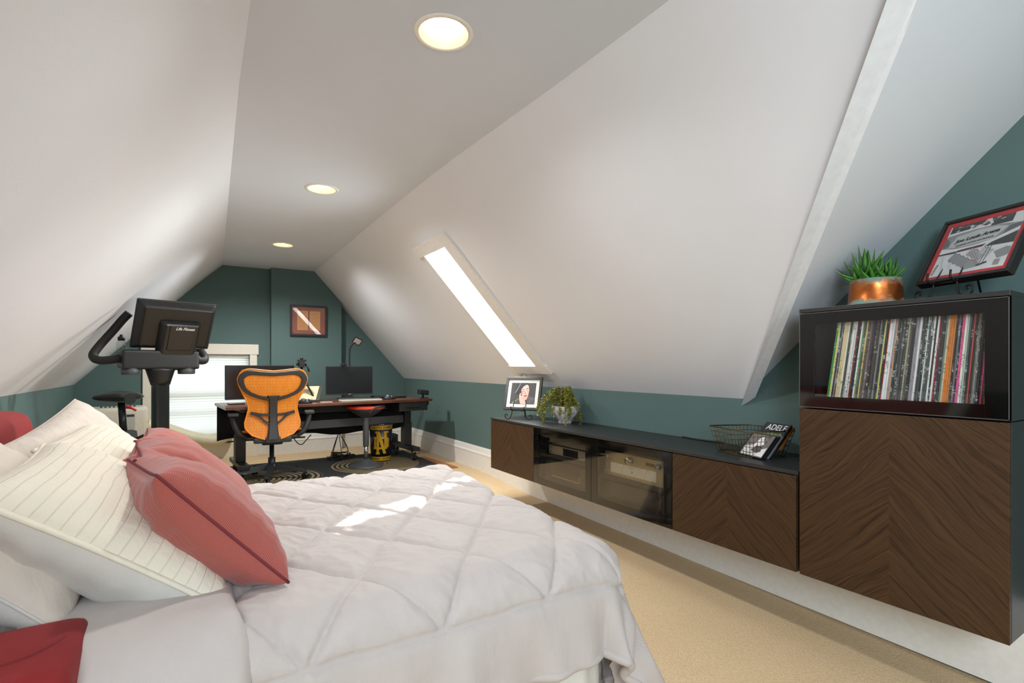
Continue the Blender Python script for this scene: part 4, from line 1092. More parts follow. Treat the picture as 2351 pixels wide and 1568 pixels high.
for j in range(NTT):
    for i in range(NS):
        q = (grid[j][i], grid[j][i + 1], grid[j + 1][i + 1], grid[j + 1][i]); f = bm.faces.new([a[0] for a in q]); f.smooth = True
        for l, a in zip(f.loops, q): l[uvl].uv = a[1]
g_ = bmesh.ops.extrude_face_region(bm, geom=bm.faces[:])
for v in [q for q in g_['geom'] if isinstance(q, bmesh.types.BMVert)]: v.co.y += .006
bmesh.ops.recalc_face_normals(bm, faces=bm.faces[:])
bk_ = obj('backrest', bm, OM, ch)
outl = [bp(s * hw(min(vtop(s), .53)), vtop(s), .003) for s in [-1 + 2 * i / 30 for i in range(31)]]
side = [bp(hw(v), v, .003) for v in [.52 - .52 * i / 24 for i in range(25)]]
sidel = [bp(-p.x, 0, 0) for p in side]
pathe = outl + side[1:] + [Vector((-p.x, p.y, p.z)) for p in reversed(side)][:-1]
obj('backrest_edge', mesh(tube, pathe, .0065, 8, closed=True), OE, bk_)
def ribbon(pts, ws, th=.014, off=-.012):
    """flat bar following the back: pts (u,v), half widths ws"""
    bm = bmesh.new(); P = spline([(p[0], p[1], w_) for p, w_ in zip(pts, ws)], 6)
    prev = None
    for i, p in enumerate(P):
        a, b = P[max(i - 1, 0)], P[min(i + 1, len(P) - 1)]; d = Vector((b.x - a.x, b.y - a.y)).normalized(); n = Vector((-d.y, d.x)); w_ = p.z
        ring = []
        for (k, o_) in ((1, 0), (.7, -1), (-.7, -1), (-1, 0)):
            q = bp(p.x + n.x * w_ * k, p.y + n.y * w_ * k, off + .006); q.y += o_ * th; ring.append(bm.verts.new(q))
        if prev:
            for k in range(4): bm.faces.new((prev[k], prev[(k + 1) % 4], ring[(k + 1) % 4], ring[k])).smooth = False
        else: bm.faces.new(ring[::-1])
        prev = ring
    bm.faces.new(prev); bmesh.ops.recalc_face_normals(bm, faces=bm.faces[:]); return bm
loopR = [(0, .560), (.08, .566), (.16, .574), (.205, .566), (.238, .535), (.243, .500), (.222, .445), (.185, .405), (.12, .372), (.05, .352), (0, .347)]
wsR = [.017, .017, .020, .023, .023, .022, .018, .015, .014, .016, .018]
for sgn in (1, -1):
    obj('back_frame', ribbon([(sgn * u, v) for u, v in loopR], wsR), CF, ch)
obj('spine', ribbon([(0, .375), (0, .33), (0, .26), (0, .15), (0, .06), (0, .006)], [.05, .037, .034, .036, .042, .052], .022), CF, ch)
for sgn in (1, -1):
    lb = obj('lumbar_arm', ribbon([(sgn * .02, .212), (sgn * .08, .216), (sgn * .125, .222), (sgn * .172, .232)], [.010, .009, .012, .013], .014, -.016), CF, ch)
    obj('lumbar_strut', ribbon([(sgn * .03, .135), (sgn * .06, .156), (sgn * .10, .195), (sgn * .14, .222)], [.010, .009, .009, .010], .012, -.016), CF, lb)
# seat
bm = bmesh.new(); uvl = bm.loops.layers.uv.new('UVMap'); g2 = []
for j in range(15):
    row = []
    for i in range(21):
        u, v = -1 + 2 * i / 20, -1 + 2 * j / 14
        x = u * (.245 - .03 * abs(v) ** 3); y = .03 + v * (.235 - .03 * abs(u) ** 3); z = .415 + .02 * u * u + (.03 * v * v if v < 0 else -.03 * v ** 3)
        row.append((bm.verts.new((x, y, z)), (x, y)))
    g2.append(row)
for j in range(14):
    for i in range(20):
        q = (g2[j][i], g2[j][i + 1], g2[j + 1][i + 1], g2[j + 1][i]); f = bm.faces.new([a[0] for a in q]); f.smooth = True
        for l, a in zip(f.loops, q): l[uvl].uv = a[1]
g_ = bmesh.ops.extrude_face_region(bm, geom=bm.faces[:])
for v in [q for q in g_['geom'] if isinstance(q, bmesh.types.BMVert)]: v.co.z -= .012
bmesh.ops.recalc_face_normals(bm, faces=bm.faces[:])
obj('seat', bm, OM, ch)
obj('seat_frame', mesh(lambda bm: (cbox(bm, (0, .03, .385), (.40, .36, .028), .012), cbox(bm, (0, -.13, .372), (.30, .18, .05), .015), cbox(bm, (0, -.215, .376), (.12, .07, .05), .012))), CF, ch)
obj('tilt_mechanism', mesh(lambda bm: (cbox(bm, (0, .0, .345), (.17, .26, .055), .018), tube(bm, [(.06, -.02, .35), (.24, -.04, .36)], .008, 8), cbox(bm, (.25, -.04, .358), (.05, .03, .016), .006))), BLACK, ch)
obj('gas_column', mesh(lathe, [(.030, .085), (.030, .19), (.019, .192), (.019, .33)], 24), BLACK, ch)
for sgn in (1, -1):
    a = obj('arm', mesh(tube, spline([(sgn * .10, -.06, .375), (sgn * .20, -.09, .39), (sgn * .262, -.10, .44), (sgn * .295, -.09, .52), (sgn * .305, -.075, .575)], 7), [.022] * 10 + [.024] * 19, 12, flat=((0, 1, 0), .85)), CF, ch)
    obj('arm_pad', mesh(lambda bm: cbox(bm, (sgn * .30, -.05, .594), (.085, .24, .034), .016, 3)), M('arm_pad', rgb(48, 48, 46), .5), a)
bs_ = obj('star_base', mesh(lambda bm: lathe(bm, [(.042, .075), (.048, .08), (.048, .13), (.036, .142)], 24)), CF, ch)
for k in range(5):
    az = math.radians(-100 + 72 * k); c, s = math.cos(az), math.sin(az); mt = Matrix.Rotation(az, 4, 'Z')
    bm = bmesh.new()
    add(bm, [(.03, -.028, .085), (.03, .028, .085), (.305, .018, .060), (.305, -.018, .060), (.03, -.022, .142), (.03, .022, .142), (.305, .014, .085), (.305, -.014, .085)], BOXF, mtx=mt)
    obj('base_arm', bm, CF, bs_)
    bm = bmesh.new()
    for sd in (-1, 1):
        lathe(bm, [(.0001, -.010), (.02, -.010), (.028, -.006), (.029, 0), (.028, .006), (.02, .010), (.0001, .010)], 24, mtx=mt @ Matrix.Translation((.30, sd * .014, .029)) @ Matrix.Rotation(PI / 2, 4, 'X'))
    tube(bm, [tuple(mt @ Vector((.295, 0, .03))), tuple(mt @ Vector((.295, 0, .075)))], .009, 8)
    obj('caster', bm, BLACKG, ch)

# ------------------------------------------------------------------ exercise bike (seen from behind its console)
BK = thing('exercise_bike', 'black upright exercise bike with tilted console by the gable window', 'exercise bike', (-.215, 4.66, .098), math.radians(20))
BP = M('bike_black', rgb(22, 22, 23), .42); BP2 = M('bike_charcoal', rgb(30, 30, 31), .35)
obj('post', mesh(lambda bm: (cbox(bm, (0, 0, .62), (.105, .085, .98), .028, 4))), M('bike_post', rgb(40, 44, 44), .2, .3), BK)
obj('neck', mesh(lambda bm: lathe(bm, [(.062, .875), (.072, .91), (.092, .98), (.1, 1.0)], 24, mtx=Matrix.Diagonal((1, .75, 1, 1)))), BP, BK)
cm = Matrix.Translation((.08, -.03, 1.285)) @ Matrix.Rotation(math.radians(27), 4, 'X')      # top leans forward (local -y)
def taper(bm, w0, w1, h0, h1, y0, y1, z0, mt, bev=.02):
    t = bmesh.new(); vs = [t.verts.new(p) for p in [(-w0 / 2, y0, z0 - h0 / 2), (w0 / 2, y0, z0 - h0 / 2), (w0 / 2, y0, z0 + h0 / 2), (-w0 / 2, y0, z0 + h0 / 2), (-w1 / 2, y1, z0 - h1 / 2), (w1 / 2, y1, z0 - h1 / 2), (w1 / 2, y1, z0 + h1 / 2), (-w1 / 2, y1, z0 + h1 / 2)]]
    for f in BOXF: t.faces.new([vs[i] for i in f])
    bmesh.ops.recalc_face_normals(t, faces=t.faces[:]); bmesh.ops.bevel(t, geom=t.edges[:], offset=bev, segments=3, profile=.6, affect='EDGES'); merge(bm, t, None, mt)
bm = bmesh.new(); taper(bm, .45, .525, .31, .385, -.055, -.005, .045, cm, .014); taper(bm, .525, .525, .385, .385, -.006, .022, .045, cm, .012)
cn = obj('console', bm, BP, BK)
obj('console_screen', B(-.24, .24, .021, .024, -.12, .21, mtx=cm), SCR, cn)
bm = bmesh.new(); taper(bm, .225, .285, .38, .41, -.11, -.05, -.095, cm @ Matrix.Translation((.015, 0, 0)), .022)
hs = obj('console_housing', bm, BP2, cn)
bm = bmesh.new(); taper(bm, .165, .17, .20, .20, -.116, -.105, -.01, cm @ Matrix.Translation((.015, 0, 0)), .006)
obj('housing_cover', bm, BP2, cn)
q = cm @ Matrix.Translation((.03, -.1175, .068)) @ Matrix.Rotation(PI / 2, 4, 'X')
obj('brand_lettering', text_bm('Life Fitness', .031, q, shear=.35, bold=.0004, ext=.0004, sx=.9), M('brand_white', rgb(226, 226, 224), .5), cn)
for (x, z, y) in ((-.18, .165, -.05), (.2, .165, -.05), (0.02, .215, -.03), (.07, -.175, -.112), (-.05, -.175, -.112), (.235, -.1, -.03)):
    obj('screw_cap', mesh(lathe, [(.008, 0), (.006, .003), (.0001, .003)], 14, mtx=cm @ Matrix.Translation((x, y, z)) @ Matrix.Rotation(PI / 2, 4, 'X')), BLACKG, cn)
bm = bmesh.new(); taper(bm, .50, .46, .145, .12, -.06, .16, 1.065, Matrix.Identity(4), .02)
tr = obj('accessory_tray', bm, BP, BK)
for x in (-.185, .175):
    obj('cup_holder', mesh(lathe, [(.052, 0), (.058, .004), (.06, .05)], 28, mtx=Matrix.Translation((x, .0, .955))), M('cup_grey', rgb(70, 74, 78), .4), tr)
for sgn in (-1, 1):
    bm = bmesh.new(); tube(bm, spline([(sgn * .18, .06, 1.09), (sgn * .27, .07, 1.065), (sgn * .345, .12, 1.06), (sgn * .365, .16, 1.095), (sgn * .33, .17, 1.16), (sgn * .25, .15, 1.28), (sgn * .20, .13, 1.36), (sgn * .165, .11, 1.41)], 7), .029, 12)
    obj('handlebar', bm, M('grip_black', rgb(34, 33, 32), .65), BK)
# saddle
bm = bmesh.new(); n = 20
sad = []
for i in range(n + 1):
    u = i / n; w_ = .040 + .150 * (1 / (1 + math.exp(-14 * (u - .56)))) * (1 - max(0, u - .86) ** 2 * 22)
    ring = []
    for k in range(16):
        a = 2 * PI * k / 16; ring.append(bm.verts.new((w_ * math.cos(a), .70 + .36 * u, .735 + .052 * math.sin(a) * (1 if math.sin(a) > 0 else .75) + (.012 * u))))
    sad.append(ring)
for A_, B_ in zip(sad[:-1], sad[1:]):
    for k in range(16): bm.faces.new((A_[k], A_[(k + 1) % 16], B_[(k + 1) % 16], B_[k])).smooth = True
bm.faces.new(sad[0][::-1]); bm.faces.new(sad[-1])
obj('saddle', bm, M('saddle_vinyl', rgb(36, 36, 36), .35), BK)
sp_ = obj('seat_post', mesh(tube, [(0, .93, .72), (.0, .865, .40)], .028, 16), M('bike_post', rgb(40, 44, 44), .2, .3), BK)
obj('release_lever', mesh(tube, spline([(.02, .88, .66), (.05, .86, .655), (.085, .85, .63)], 5), [.012] * 6 + [.010] * 5, 8), M('lever_red', rgb(200, 30, 28), .4), sp_)
bm = bmesh.new(); prism(bm, [(.72, .10), (.95, .10), (.96, .40), (.92, .46), (.80, .46), (.76, .36)], 'x', -.075, .075)
obj('seat_tube_shroud', bm, BP, BK)
bm = bmesh.new(); prism(bm, [(-.10, .10), (.78, .10), (.78, .34), (.60, .36), (.40, .44), (.15, .50), (-.06, .46), (-.12, .3)], 'x', -.085, .085)
bmesh.ops.bevel(bm, geom=bm.edges[:], offset=.02, segments=2, affect='EDGES')
obj('drive_shroud', bm, BP, BK)
obj('base_frame', mesh(lambda bm: (cbox(bm, (0, .42, .065), (.10, 1.25, .07), .02), cbox(bm, (0, -.19, .035), (.46, .09, .07), .02), cbox(bm, (0, 1.02, .035), (.46, .09, .07), .02))), BP2, BK)
for sgn in (-1, 1):
    c = obj('crank', mesh(tube, [(sgn * .09, .36, .28), (sgn * .12, .36, .28), (sgn * .125, .36 + sgn * .12, .28 - sgn * .10)], .012, 10), GREYM, BK)
    obj('pedal', mesh(cbox, (sgn * .18, .36 + sgn * .12, .28 - sgn * .10), (.10, .085, .025), .008), BLACK, c)
# bottle in the left cup holder
BKm = Matrix.Translation((-.215, 4.66, .098)) @ Matrix.Rotation(math.radians(20), 4, 'Z')
p = BKm @ Vector((-.215, .10, 1.1296))
t = thing('water_bottle', 'small clear bottle with dark cap standing on the exercise bike tray', 'bottle', p)
obj('body', mesh(lathe, [(.028, 0), (.031, .004), (.031, .055), (.02, .07), (.018, .074)], 24), glass_mat('bottle_plastic', (.85, .9, .9, 1), .04), t)
obj('cap', mesh(lathe, [(.022, .0745), (.022, .10), (.012, .105), (.010, .118), (.0001, .12)], 24), BLACK, t)

# portable air conditioner with its exhaust hose
t = thing('portable_air_conditioner', 'cream portable air conditioner in the corner behind the exercise bike', 'air conditioner', (-.62, 6.20, .098), math.radians(6))
ACM = M('ac_cream', rgb(214, 208, 190), .4)
obj('cabinet', B(-.225, .225, -.17, .19, .03, .62, bev=.028, seg=3), ACM, t)
obj('front_panel', B(-.20, .20, -.182, -.168, .09, .60, bev=.008), M('ac_cream_front', rgb(222, 216, 198), .35), t)
g3 = obj('control_slot', B(.045, .125, -.186, -.180, .18, .565, bev=.004), M('ac_slot_grey', rgb(186, 186, 176), .4), t)
obj('slot_badge', B(.052, .118, -.1875, -.1855, .535, .556), DGREY, g3)
bm = bmesh.new()
for k in range(9): cbox(bm, (-.13 + k * .032, .03, .622), (.012, .16, .006), .002)
obj('top_vents', bm, DGREY, t)
for x in (-.16, .16):
    for y in (-.1, .13): obj('caster', mesh(cbox, (x, y, .016), (.05, .05, .03), .01), RUBBER, t)
bm = bmesh.new(); P_ = spline([(.22, .06, .42), (.40, .08, .36), (.60, .06, .27), (.80, .03, .22), (.92, .05, .26), (.96, .16, .30)], 16)
tube(bm, P_, [.06 + .006 * (i % 2) for i in range(len(P_))], 18)
obj('exhaust_hose', bm, M('hose_cream', rgb(214, 208, 176), .5), t)

# framed certificate on the chimney breast
def cert(w, h):
    P = []; a = lambda c, p: P.append((c, [(x * w, y * h) for x, y in p]))
    a((150, 84, 62), R4(-.5, -.5, .5, .5))
    for x0 in (-.46, .03):
        a((214, 150, 88), R4(x0, -.5, x0 + .43, .5))
        for k in range(13): a((176, 116, 64), R4(x0 + .04, .40 - k * .068, x0 + .38 - (k % 3) * .04, .415 - k * .068))
    a((90, 50, 38), R4(-.02, -.5, .02, .5)); a((130, 70, 52), R4(-.005, -.5, .005, .5))
    return P
t4 = math.radians(1.6)
picture('framed_document', 'dark framed document with rust mat and two amber pages on the green chimney breast', 'framed picture', (.944, 6.366, 1.468), (1, 0, 0), (0, -math.sin(t4), math.cos(t4)), .41, .36, .022, .02, rgb(150, 82, 62), .045, M('black_frame', rgb(30, 29, 28), .35), cert, glass=glass_mat('document_glass', (.95, .95, .95, 1), .02))
# ------------------------------------------------------------------ red sofa bed, bedding and pillows
def rbox(name, x0, x1, y0, y1, z0, z1, bev, mat, parent, seg=5):
    return obj(name, B(x0, x1, y0, y1, z0, z1, bev=bev, seg=seg), mat, parent, 60)
sofa = thing('sofa_bed', 'red velvet sofa bed pulled out under the bedding along the left wall', 'sofa bed', (-.6, 2.1, 0))
sx, sy = .6, -2.1
def near_arm():
    bm = bmesh.new(); box(bm, -.97 + sx, -.165 + sx, 1.03 + sy, 1.275 + sy, .05, .645, .035, 5); return bm
a = obj('arm', near_arm(), VELVET, sofa, 60)
bm = bmesh.new(); tube(bm, spline([(-.9 + sx, 1.09 + sy, .644), (-.4 + sx, 1.10 + sy, .644), (-.26 + sx, 1.11 + sy, .644), (-.215 + sx, 1.135 + sy, .644), (-.19 + sx, 1.18 + sy, .641), (-.186 + sx, 1.25 + sy, .638)], 6), .0035, 8)
obj('arm_piping', bm, M('velvet_piping', rgb(108, 16, 20), .8), a)
a = rbox('arm', -.97 + sx, -.45 + sx, 3.22 + sy, 3.44 + sy, .06, .60, .05, VELVET, sofa)
rbox('backrest', -.97 + sx, -.62 + sx, 1.28 + sy, 3.21 + sy, .10, .92, .11, VELVET, sofa, 8)
rbox('base', -.97 + sx, -.17 + sx, 1.28 + sy, 3.21 + sy, .05, .34, .02, VELVET, sofa)
for x in (-.93, -.22):
    for y in (1.12, 3.33):
        if not (x > -.5 and y > 3): obj('foot', mesh(lathe, [(.018, FZ(y)), (.024, .055)], 16, mtx=Matrix.Translation((x + sx, y + sy, 0))), BLACK, sofa)

def sheet_shape(bm, aE, b0, b1, z, r, drop, amin):
    pass
mt = thing('mattress', 'white-sheeted pull-out mattress under the mushroom comforter', 'mattress', (.45, 1.9, 0))
rbox('mattress_body', -.60 - .45, 1.04 - .45, 1.285 - 1.9, 2.50 - 1.9, .345, .562, .05, SHEET, mt)
bm = bmesh.new(); NX = 120                                                   # loose sheet hanging down the near side and foot
prof = []
path = [(-.16, 1.19)] + [(-.16 + 1.18 * i / NX, 1.19) for i in range(1, NX)] + [(1.02 + .07 * math.sin(t_), 1.26 - .07 * math.cos(t_)) for t_ in [PI / 2 * k / 10 for k in range(11)]] + [(1.09, 1.33 + 1.2 * i / 60) for i in range(1, 61)]
prev = None
for i, (x, y) in enumerate(path):
    row = []
    for k in range(10):
        u = k / 9; z = .57 - .52 * u; w_ = .018 * u * (math.sin(i * .33) + .6 * math.sin(i * .71 + 1))
        top = .03 * (1 - min(1, u * 4)) ** 2
        nx, ny = (0, -1) if y <= 1.19 else ((1, 0) if x >= 1.09 else (.7, -.7))
        row.append(bm.verts.new((x - .45 + nx * (w_ - top), y - 1.9 + ny * (w_ - top), max(z, FZ(y) + .012))))
    if prev:
        for k in range(9): bm.faces.new((prev[k], row[k], row[k + 1], prev[k + 1])).smooth = True
    prev = row
bmesh.ops.recalc_face_normals(bm, faces=bm.faces[:])
obj('hanging_sheet', bm, SHEET, mt)

# comforter: one quilted cloth over the mattress, draped at the near side, the foot and the far side
AE, BN, BF, ZT, RR = 1.04, 1.205, 2.42, .584, .125
def AEB(b): return .985 + .085 * min(1, max(0, (b - 1.2) / 1.25))
def drape(a, b, puff, lift=0.0):
    """a along the bed (x), b across it; beyond the mattress edge the cloth rolls over and hangs"""
    ae_ = AEB(b); da = max(0, a - ae_); db = max(0, BN - b); df = max(0, b - BF); sgn = -1
    if df > 0: db, sgn = df, 1
    d = math.hypot(da, db); x, y = min(a, ae_), min(max(b, BN), BF)
    wob = .010 * noise.noise(Vector((a * 3, b * 3, 1))) + .006 * noise.noise(Vector((a * 9, b * 7, 5)))
    zt = ZT + wob + .012 * math.sin(a * 2.2 + .6)
    if d < 1e-6: return Vector((x, y, zt + puff + lift))
    ux, uy = da / d, sgn * db / d; r = RR
    if d < r * PI / 2:
        t_ = d / r; h, z = r * math.sin(t_), r * (1 - math.cos(t_)); nh, nz = math.sin(t_), math.cos(t_)
    else:
        h, z = r, r + (d - r * PI / 2); nh, nz = 1, 0
        e = d - r * PI / 2; h += .10 * e * (1.7 * min(1, da * db / .03) + .35)
        ang = a * 21 + b * 3 if db > da else b * 21
        if sgn < 0: h += .085 * e * (math.sin(ang) + .6 * math.sin(ang * 2.3 + 1))
        if da > 0 and db > 0:
            th = math.atan2(da, db); h += .14 * e * math.sin(th * 8 + .6)
    p = Vector((x + ux * (h + nh * (puff + lift)), y + uy * (h + nh * (puff + lift)), zt - z + nz * (puff + lift)))
    lo = FZ(p.y) + .02 + max(0, puff)
    if p.z < lo:
        ex = lo - p.z; p.x += ux * ex * .6; p.y += uy * ex * .6; p.z = lo
    return p
def puffh(a, b):
    # stitched diamonds; the border row runs parallel to the near edge
    bb = b - 1.045; aa = a - .19
    if bb < 0:
        d = abs(bb); q = min(1, d / .07)
        return .016 * (q ** .5) * (.8 + .2 * math.sin(a * 37)) - .004 * math.exp(-(d / .007) ** 2)
    s1 = aa / .30 + bb / .42; s2 = aa / .30 - bb / .42
    k = 1 / math.hypot(1 / .30, 1 / .42)
    d1 = abs(s1 - round(s1)) * k; d2 = abs(s2 - round(s2)) * k
    d = min(d1, d2, bb)
    q = min(1, d / .06)
    ring = noise.noise(Vector((a * 20 + b * 7, b * 15 - a * 9, 3)))
    return .015 * q ** .55 - .005 * math.exp(-(d / .006) ** 2) + .004 * abs(ring) * q + .0045 * (1 - abs(noise.noise(Vector((a * 21 + b * 16, b * 8 - a * 7, 6))))) ** 5 * min(1, 4 * q * (1.15 - q)) + .003 * noise.noise(Vector((a * 16 + b * 9, b * 22 - a * 6, 2))) * q + .0025 * noise.noise(Vector((a * 40, b * 12, 9))) * (1 - q)
cf = thing('comforter', 'mushroom grey quilted comforter with diamond stitching spread over the sofa bed', 'comforter', (.45, 1.9, 0))
off = Vector((.45, 1.9, 0))
bm = bmesh.new(); a0, a1, b0, b1 = -.32, AE + .60, BN - .345, BF + .42; st = .0062
na, nb = int((a1 - a0) / st), int((b1 - b0) / st); prev = None
for j in range(nb + 1):
    b = b0 + (b1 - b0) * j / nb; row = []
    for i in range(na + 1):
        a_ = a0 + (a1 - a0) * i / na
        row.append(bm.verts.new(drape(a_, b, puffh(a_, b)) - off))
    if prev:
        for i in range(na): bm.faces.new((prev[i], prev[i + 1], row[i + 1], row[i])).smooth = True
    prev = row
obj('quilted_cover', bm, COMF, cf)
bm = bmesh.new(); prev = None                                             # rolled lower hem of the cloth
hem = [drape(a0 + (a1 - a0) * i / 160, b0, .002) - off for i in range(161)] + [drape(a1, b0 + (b1 - b0) * i / 160, .002) - off for i in range(1, 161)]
tube(bm, hem, .014, 10); obj('hem', bm, COMF, cf)
bm = bmesh.new(); prev = None                                             # smooth turned-back band at the pillow end
for j in range(181):
    b = (BN - .50) + (BF - BN + .9) * j / 180; row = []
    ae = .075 + .012 * math.sin(b * 7) + .006 * math.sin(b * 19)
    for i in range(41):
        u = i / 40; a_ = -.28 + (ae + .28) * u
        e = min(1, (1 - u) / .10); pf = .014 + .028 * math.sqrt(max(0, 1 - (1 - e) ** 2)) + .004 * noise.noise(Vector((a_ * 14, b * 5, 4)))
        row.append(bm.verts.new(drape(a_, b, pf) - off))
    if prev:
        for i in range(40): bm.faces.new((prev[i], prev[i + 1], row[i + 1], row[i])).smooth = True
    prev = row
obj('turned_back_band', bm, COMF, cf)

def pillow(name, label, cat, c, ex, ey, w, h, t_, front, back, seam, group, pinch=.07, fl=0.0, seed=1, sag=0.0, squash=1.0, pw=.42):
    ex, ey = Vector(ex).normalized(), Vector(ey).normalized(); n = ex.cross(ey).normalized(); ey = n.cross(ex)
    T = thing(name, label, cat, c, 0, group)
    NN = 44
    def pt(u, v, s):
        x = w / 2 * u * (1 - pinch * (1 - v * v) * abs(u) ** 2); y = h / 2 * v * (1 - pinch * (1 - u * u) * abs(v) ** 2)
        g_ = max(0, (1 - abs(u) ** 2.4) * (1 - abs(v) ** 2.4)); z = s * t_ / 2 * g_ ** pw
        z += .010 * noise.noise(Vector((u * 1.7 + seed, v * 1.7, seed * 3 + s))) * g_ + .0035 * noise.noise(Vector((u * 6 + seed, v * 5, s))) * (g_ ** .3)
        edge = (1 - g_ ** .5)
        z += .004 * math.sin((u * 9 + seed) * 2.2) * edge * (1 - edge) * 2 + .004 * math.sin((v * 9 + seed) * 2.4) * edge * (1 - edge) * 2
        z -= sag * (u * u - .3)
        if s < 0: z *= squash
        return ex * x + ey * y + n * z
    for s, nm, m in ((1, 'front_cover', front), (-1, 'back_cover', back)):
        bm = bmesh.new(); uvl = bm.loops.layers.uv.new('UVMap'); g_ = []
        for j in range(NN + 1):
            r = []
            for i in range(NN + 1):
                u, v = math.sin(PI / 2 * (-1 + 2 * i / NN)), math.sin(PI / 2 * (-1 + 2 * j / NN))
                r.append((bm.verts.new(pt(u, v, s)), (u * w / 2 + .5, v * h / 2 + .5)))
            g_.append(r)
        for j in range(NN):
            for i in range(NN):
                q = [g_[j][i], g_[j][i + 1], g_[j + 1][i + 1], g_[j + 1][i]]
                if s < 0: q.reverse()
                f = bm.faces.new([k[0] for k in q]); f.smooth = True
                for l, k in zip(f.loops, q): l[uvl].uv = k[1]
        obj(nm, bm, m, T)
    per = [(-1 + 2 * i / 24, -1) for i in range(24)] + [(1, -1 + 2 * i / 24) for i in range(24)] + [(1 - 2 * i / 24, 1) for i in range(24)] + [(-1, 1 - 2 * i / 24) for i in range(24)]
    bm = bmesh.new(); tube(bm, [pt(u, v, 1) for u, v in per], .0035 if fl == 0 else fl, 8, closed=True)
    obj('seam', bm, seam, T); return T
BG, SG, RG = 'pillows against the sofa back', 'quilted cream shams', 'coral herringbone cushions'
pillow('pillow', 'large smooth grey pillow behind the near quilted sham, at the left edge of the photo', 'pillow', (-.375, 1.62, .765), (.02, 1, 0), (-.74, .06, .67), .70, .46, .20, PILLOWB, PILLOWG, PILLOWG, BG, seed=2)
pillow('pillow', 'crumpled beige pillow behind the far quilted sham, against the red sofa back', 'pillow', (-.34, 2.53, .735), (.10, 1, .14), (-.66, .0, .75), .80, .46, .19, PILLOWB, PILLOWB, PILLOWB, BG, seed=4, sag=-.02)
pillow('quilted_pillow', 'near cream quilted pillow sham with pale back leaning toward the near sofa arm', 'pillow', (-.150, 1.60, .740), (-.03, 1, 0), (-.80, .16, .60), .68, .51, .19, QUILT, PILLOWG, M('sham_piping', rgb(226, 218, 200), .9), SG, fl=.0065, seed=6, squash=1.45)
pillow('quilted_pillow', 'far cream quilted pillow sham between the beige pillow and the coral cushions', 'pillow', (-.21, 2.35, .735), (.0, 1, 0), (-.80, .06, .60), .74, .46, .18, QUILT, PILLOWG, M('sham_piping', rgb(226, 218, 200), .9), SG, fl=.0065, seed=8)
kw = dict(pinch=.09)
pillow('throw_pillow', 'nearest and largest-looking coral herringbone cushion with its seam facing the camera', 'cushion', (.020, 1.47, .745), (-.20, 1, -.06), (-.68, .16, .70), .42, .38, .19, HERR, HERR, HERRSEAM, RG, seed=11, **kw)
pillow('throw_pillow', 'coral herringbone cushion mostly hidden directly behind the nearest one', 'cushion', (.0, 1.745, .728), (-.06, 1, 0), (-.66, .18, .72), .26, .41, .10, HERR, HERR, HERRSEAM, RG, seed=13, **kw)
pillow('throw_pillow', 'third coral herringbone cushion counted from the nearest, its right side against the comforter', 'cushion', (-.015, 1.97, .70), (.02, 1, 0), (-.70, .20, .68), .42, .44, .27, HERR, HERR, HERRSEAM, RG, seed=15, **kw)
pillow('throw_pillow', 'farthest coral herringbone cushion, showing only its top corner before the bike post', 'cushion', (-.04, 2.56, .685), (.03, 1, 0), (-.66, .15, .72), .42, .42, .20, HERR, HERR, HERRSEAM, RG, seed=17, **kw)

# ------------------------------------------------------------------ daylight, added lamps and camera
w = bpy.data.worlds.new('daylight'); scene.world = w; w.use_nodes = True
bgn = w.node_tree.nodes['Background']; bgn.inputs[0].default_value = (.86, .93, 1, 1); bgn.inputs[1].default_value = WORLD
def area(name, loc, direction, sx_, sy_, e, col):
    l = bpy.data.lights.new(name, 'AREA'); l.shape = 'RECTANGLE'; l.size, l.size_y = sx_, sy_; l.energy = e; l.color = col
    o = bpy.data.objects.new(name, l); COL.objects.link(o); o.location = loc
    o.rotation_euler = Vector(direction).to_track_quat('-Z', 'Y').to_euler(); return o
area('assumed_window_light', (.5, -1.98, 1.38), (0, 1, .15), 1.25, 1.2, E_NEAR, (.84, .92, 1))  # area light added at the assumed window behind the camera
nl = Vector((.754, 0, -.657)); cl = Vector((-.43, -.95, 1.585))
area('left_fill_light', cl + nl * .01, nl, .75, 1.0, E_FILL, (.79, .90, 1))  # fill light added behind the camera; no skylight is known there
fill_frame = bpy.data.objects.new('fill_light_frame', None); COL.objects.link(fill_frame); struct(fill_frame)
bm = bmesh.new(); up_ = Vector((.657, 0, .754)); mw_ = Matrix((up_, Vector((0, 1, 0)), nl)).transposed().to_4x4(); mw_.translation = cl
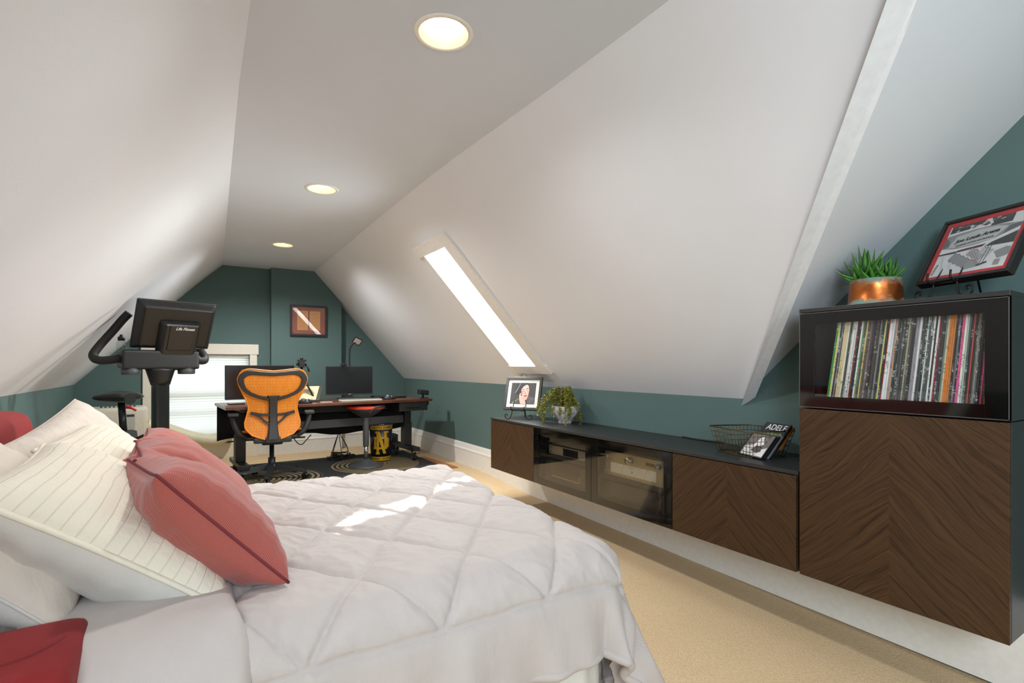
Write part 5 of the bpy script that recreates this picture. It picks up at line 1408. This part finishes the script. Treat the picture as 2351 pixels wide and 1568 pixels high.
for q in ((-.45, -.38, -.58, .58), (.38, .45, -.58, .58), (-.38, .38, -.58, -.51), (-.38, .38, .51, .58)): box(bm, q[0], q[1], q[2], q[3], -.01, .02, mtx=mw_)
obj('skylight_trim', bm, TRIM, fill_frame)  # unseen frame made up to surround the added fill light
area('daylight_gable_window', (.08, YB + .25, .8), (0, -1, -.05), .9, .9, E_GAB, (.86, .94, 1))
nrm = Vector((-msl, 0, -1)).normalized(); c_ = sl((SKX0 + SKX1) / 2, (SKY0 + SKY1) / 2, -.09)
area('daylight_skylight', c_, nrm, .36, 1.0, E_SKY, (.95, .98, 1))
s = bpy.data.lights.new('added_spot', 'SPOT'); s.energy = E_SPOT; s.spot_size = math.radians(1.0); s.spot_blend = .35; s.shadow_soft_size = .012; s.color = (1, .97, .92)
dirn = Vector((1.26, 1.52, .95)).normalized()                       # narrow spots added outside the skylight, aimed to make sunlit patches on the bed
for k, hit in enumerate(((.43, 1.665, .60), (.52, 1.715, .60), (.61, 1.745, .60), (.70, 1.80, .60), (.93, 2.02, .60), (1.04, 2.03, .59))):
    so = bpy.data.objects.new('added_patch_spot', s); COL.objects.link(so)
    so.location = Vector(hit) + dirn * 5.0; so.rotation_euler = (-dirn).to_track_quat('-Z', 'Y').to_euler()

cam = bpy.data.cameras.new('camera'); cam.sensor_width = 36.0; cam.lens = 36.0 * 1170 / 2351; cam.shift_y = (839 - 784) / 2351; cam.clip_start = .02
co = bpy.data.objects.new('camera', cam); COL.objects.link(co)
co.location = (0, 0, 1.12); co.rotation_euler = (PI / 2, 0, -math.atan(730 / 1170)); scene.camera = co
scene.view_settings.view_transform = 'Standard'; scene.view_settings.look = 'None'; scene.view_settings.gamma = 1.0
scene.view_settings.use_curve_mapping = False; scene.view_settings.exposure = EXPO
scene.cycles.max_bounces = 10; scene.cycles.diffuse_bounces = 6; scene.cycles.transparent_max_bounces = 16
scene.cycles.caustics_reflective = False; scene.cycles.caustics_refractive = False
scene.cycles.use_denoising = True
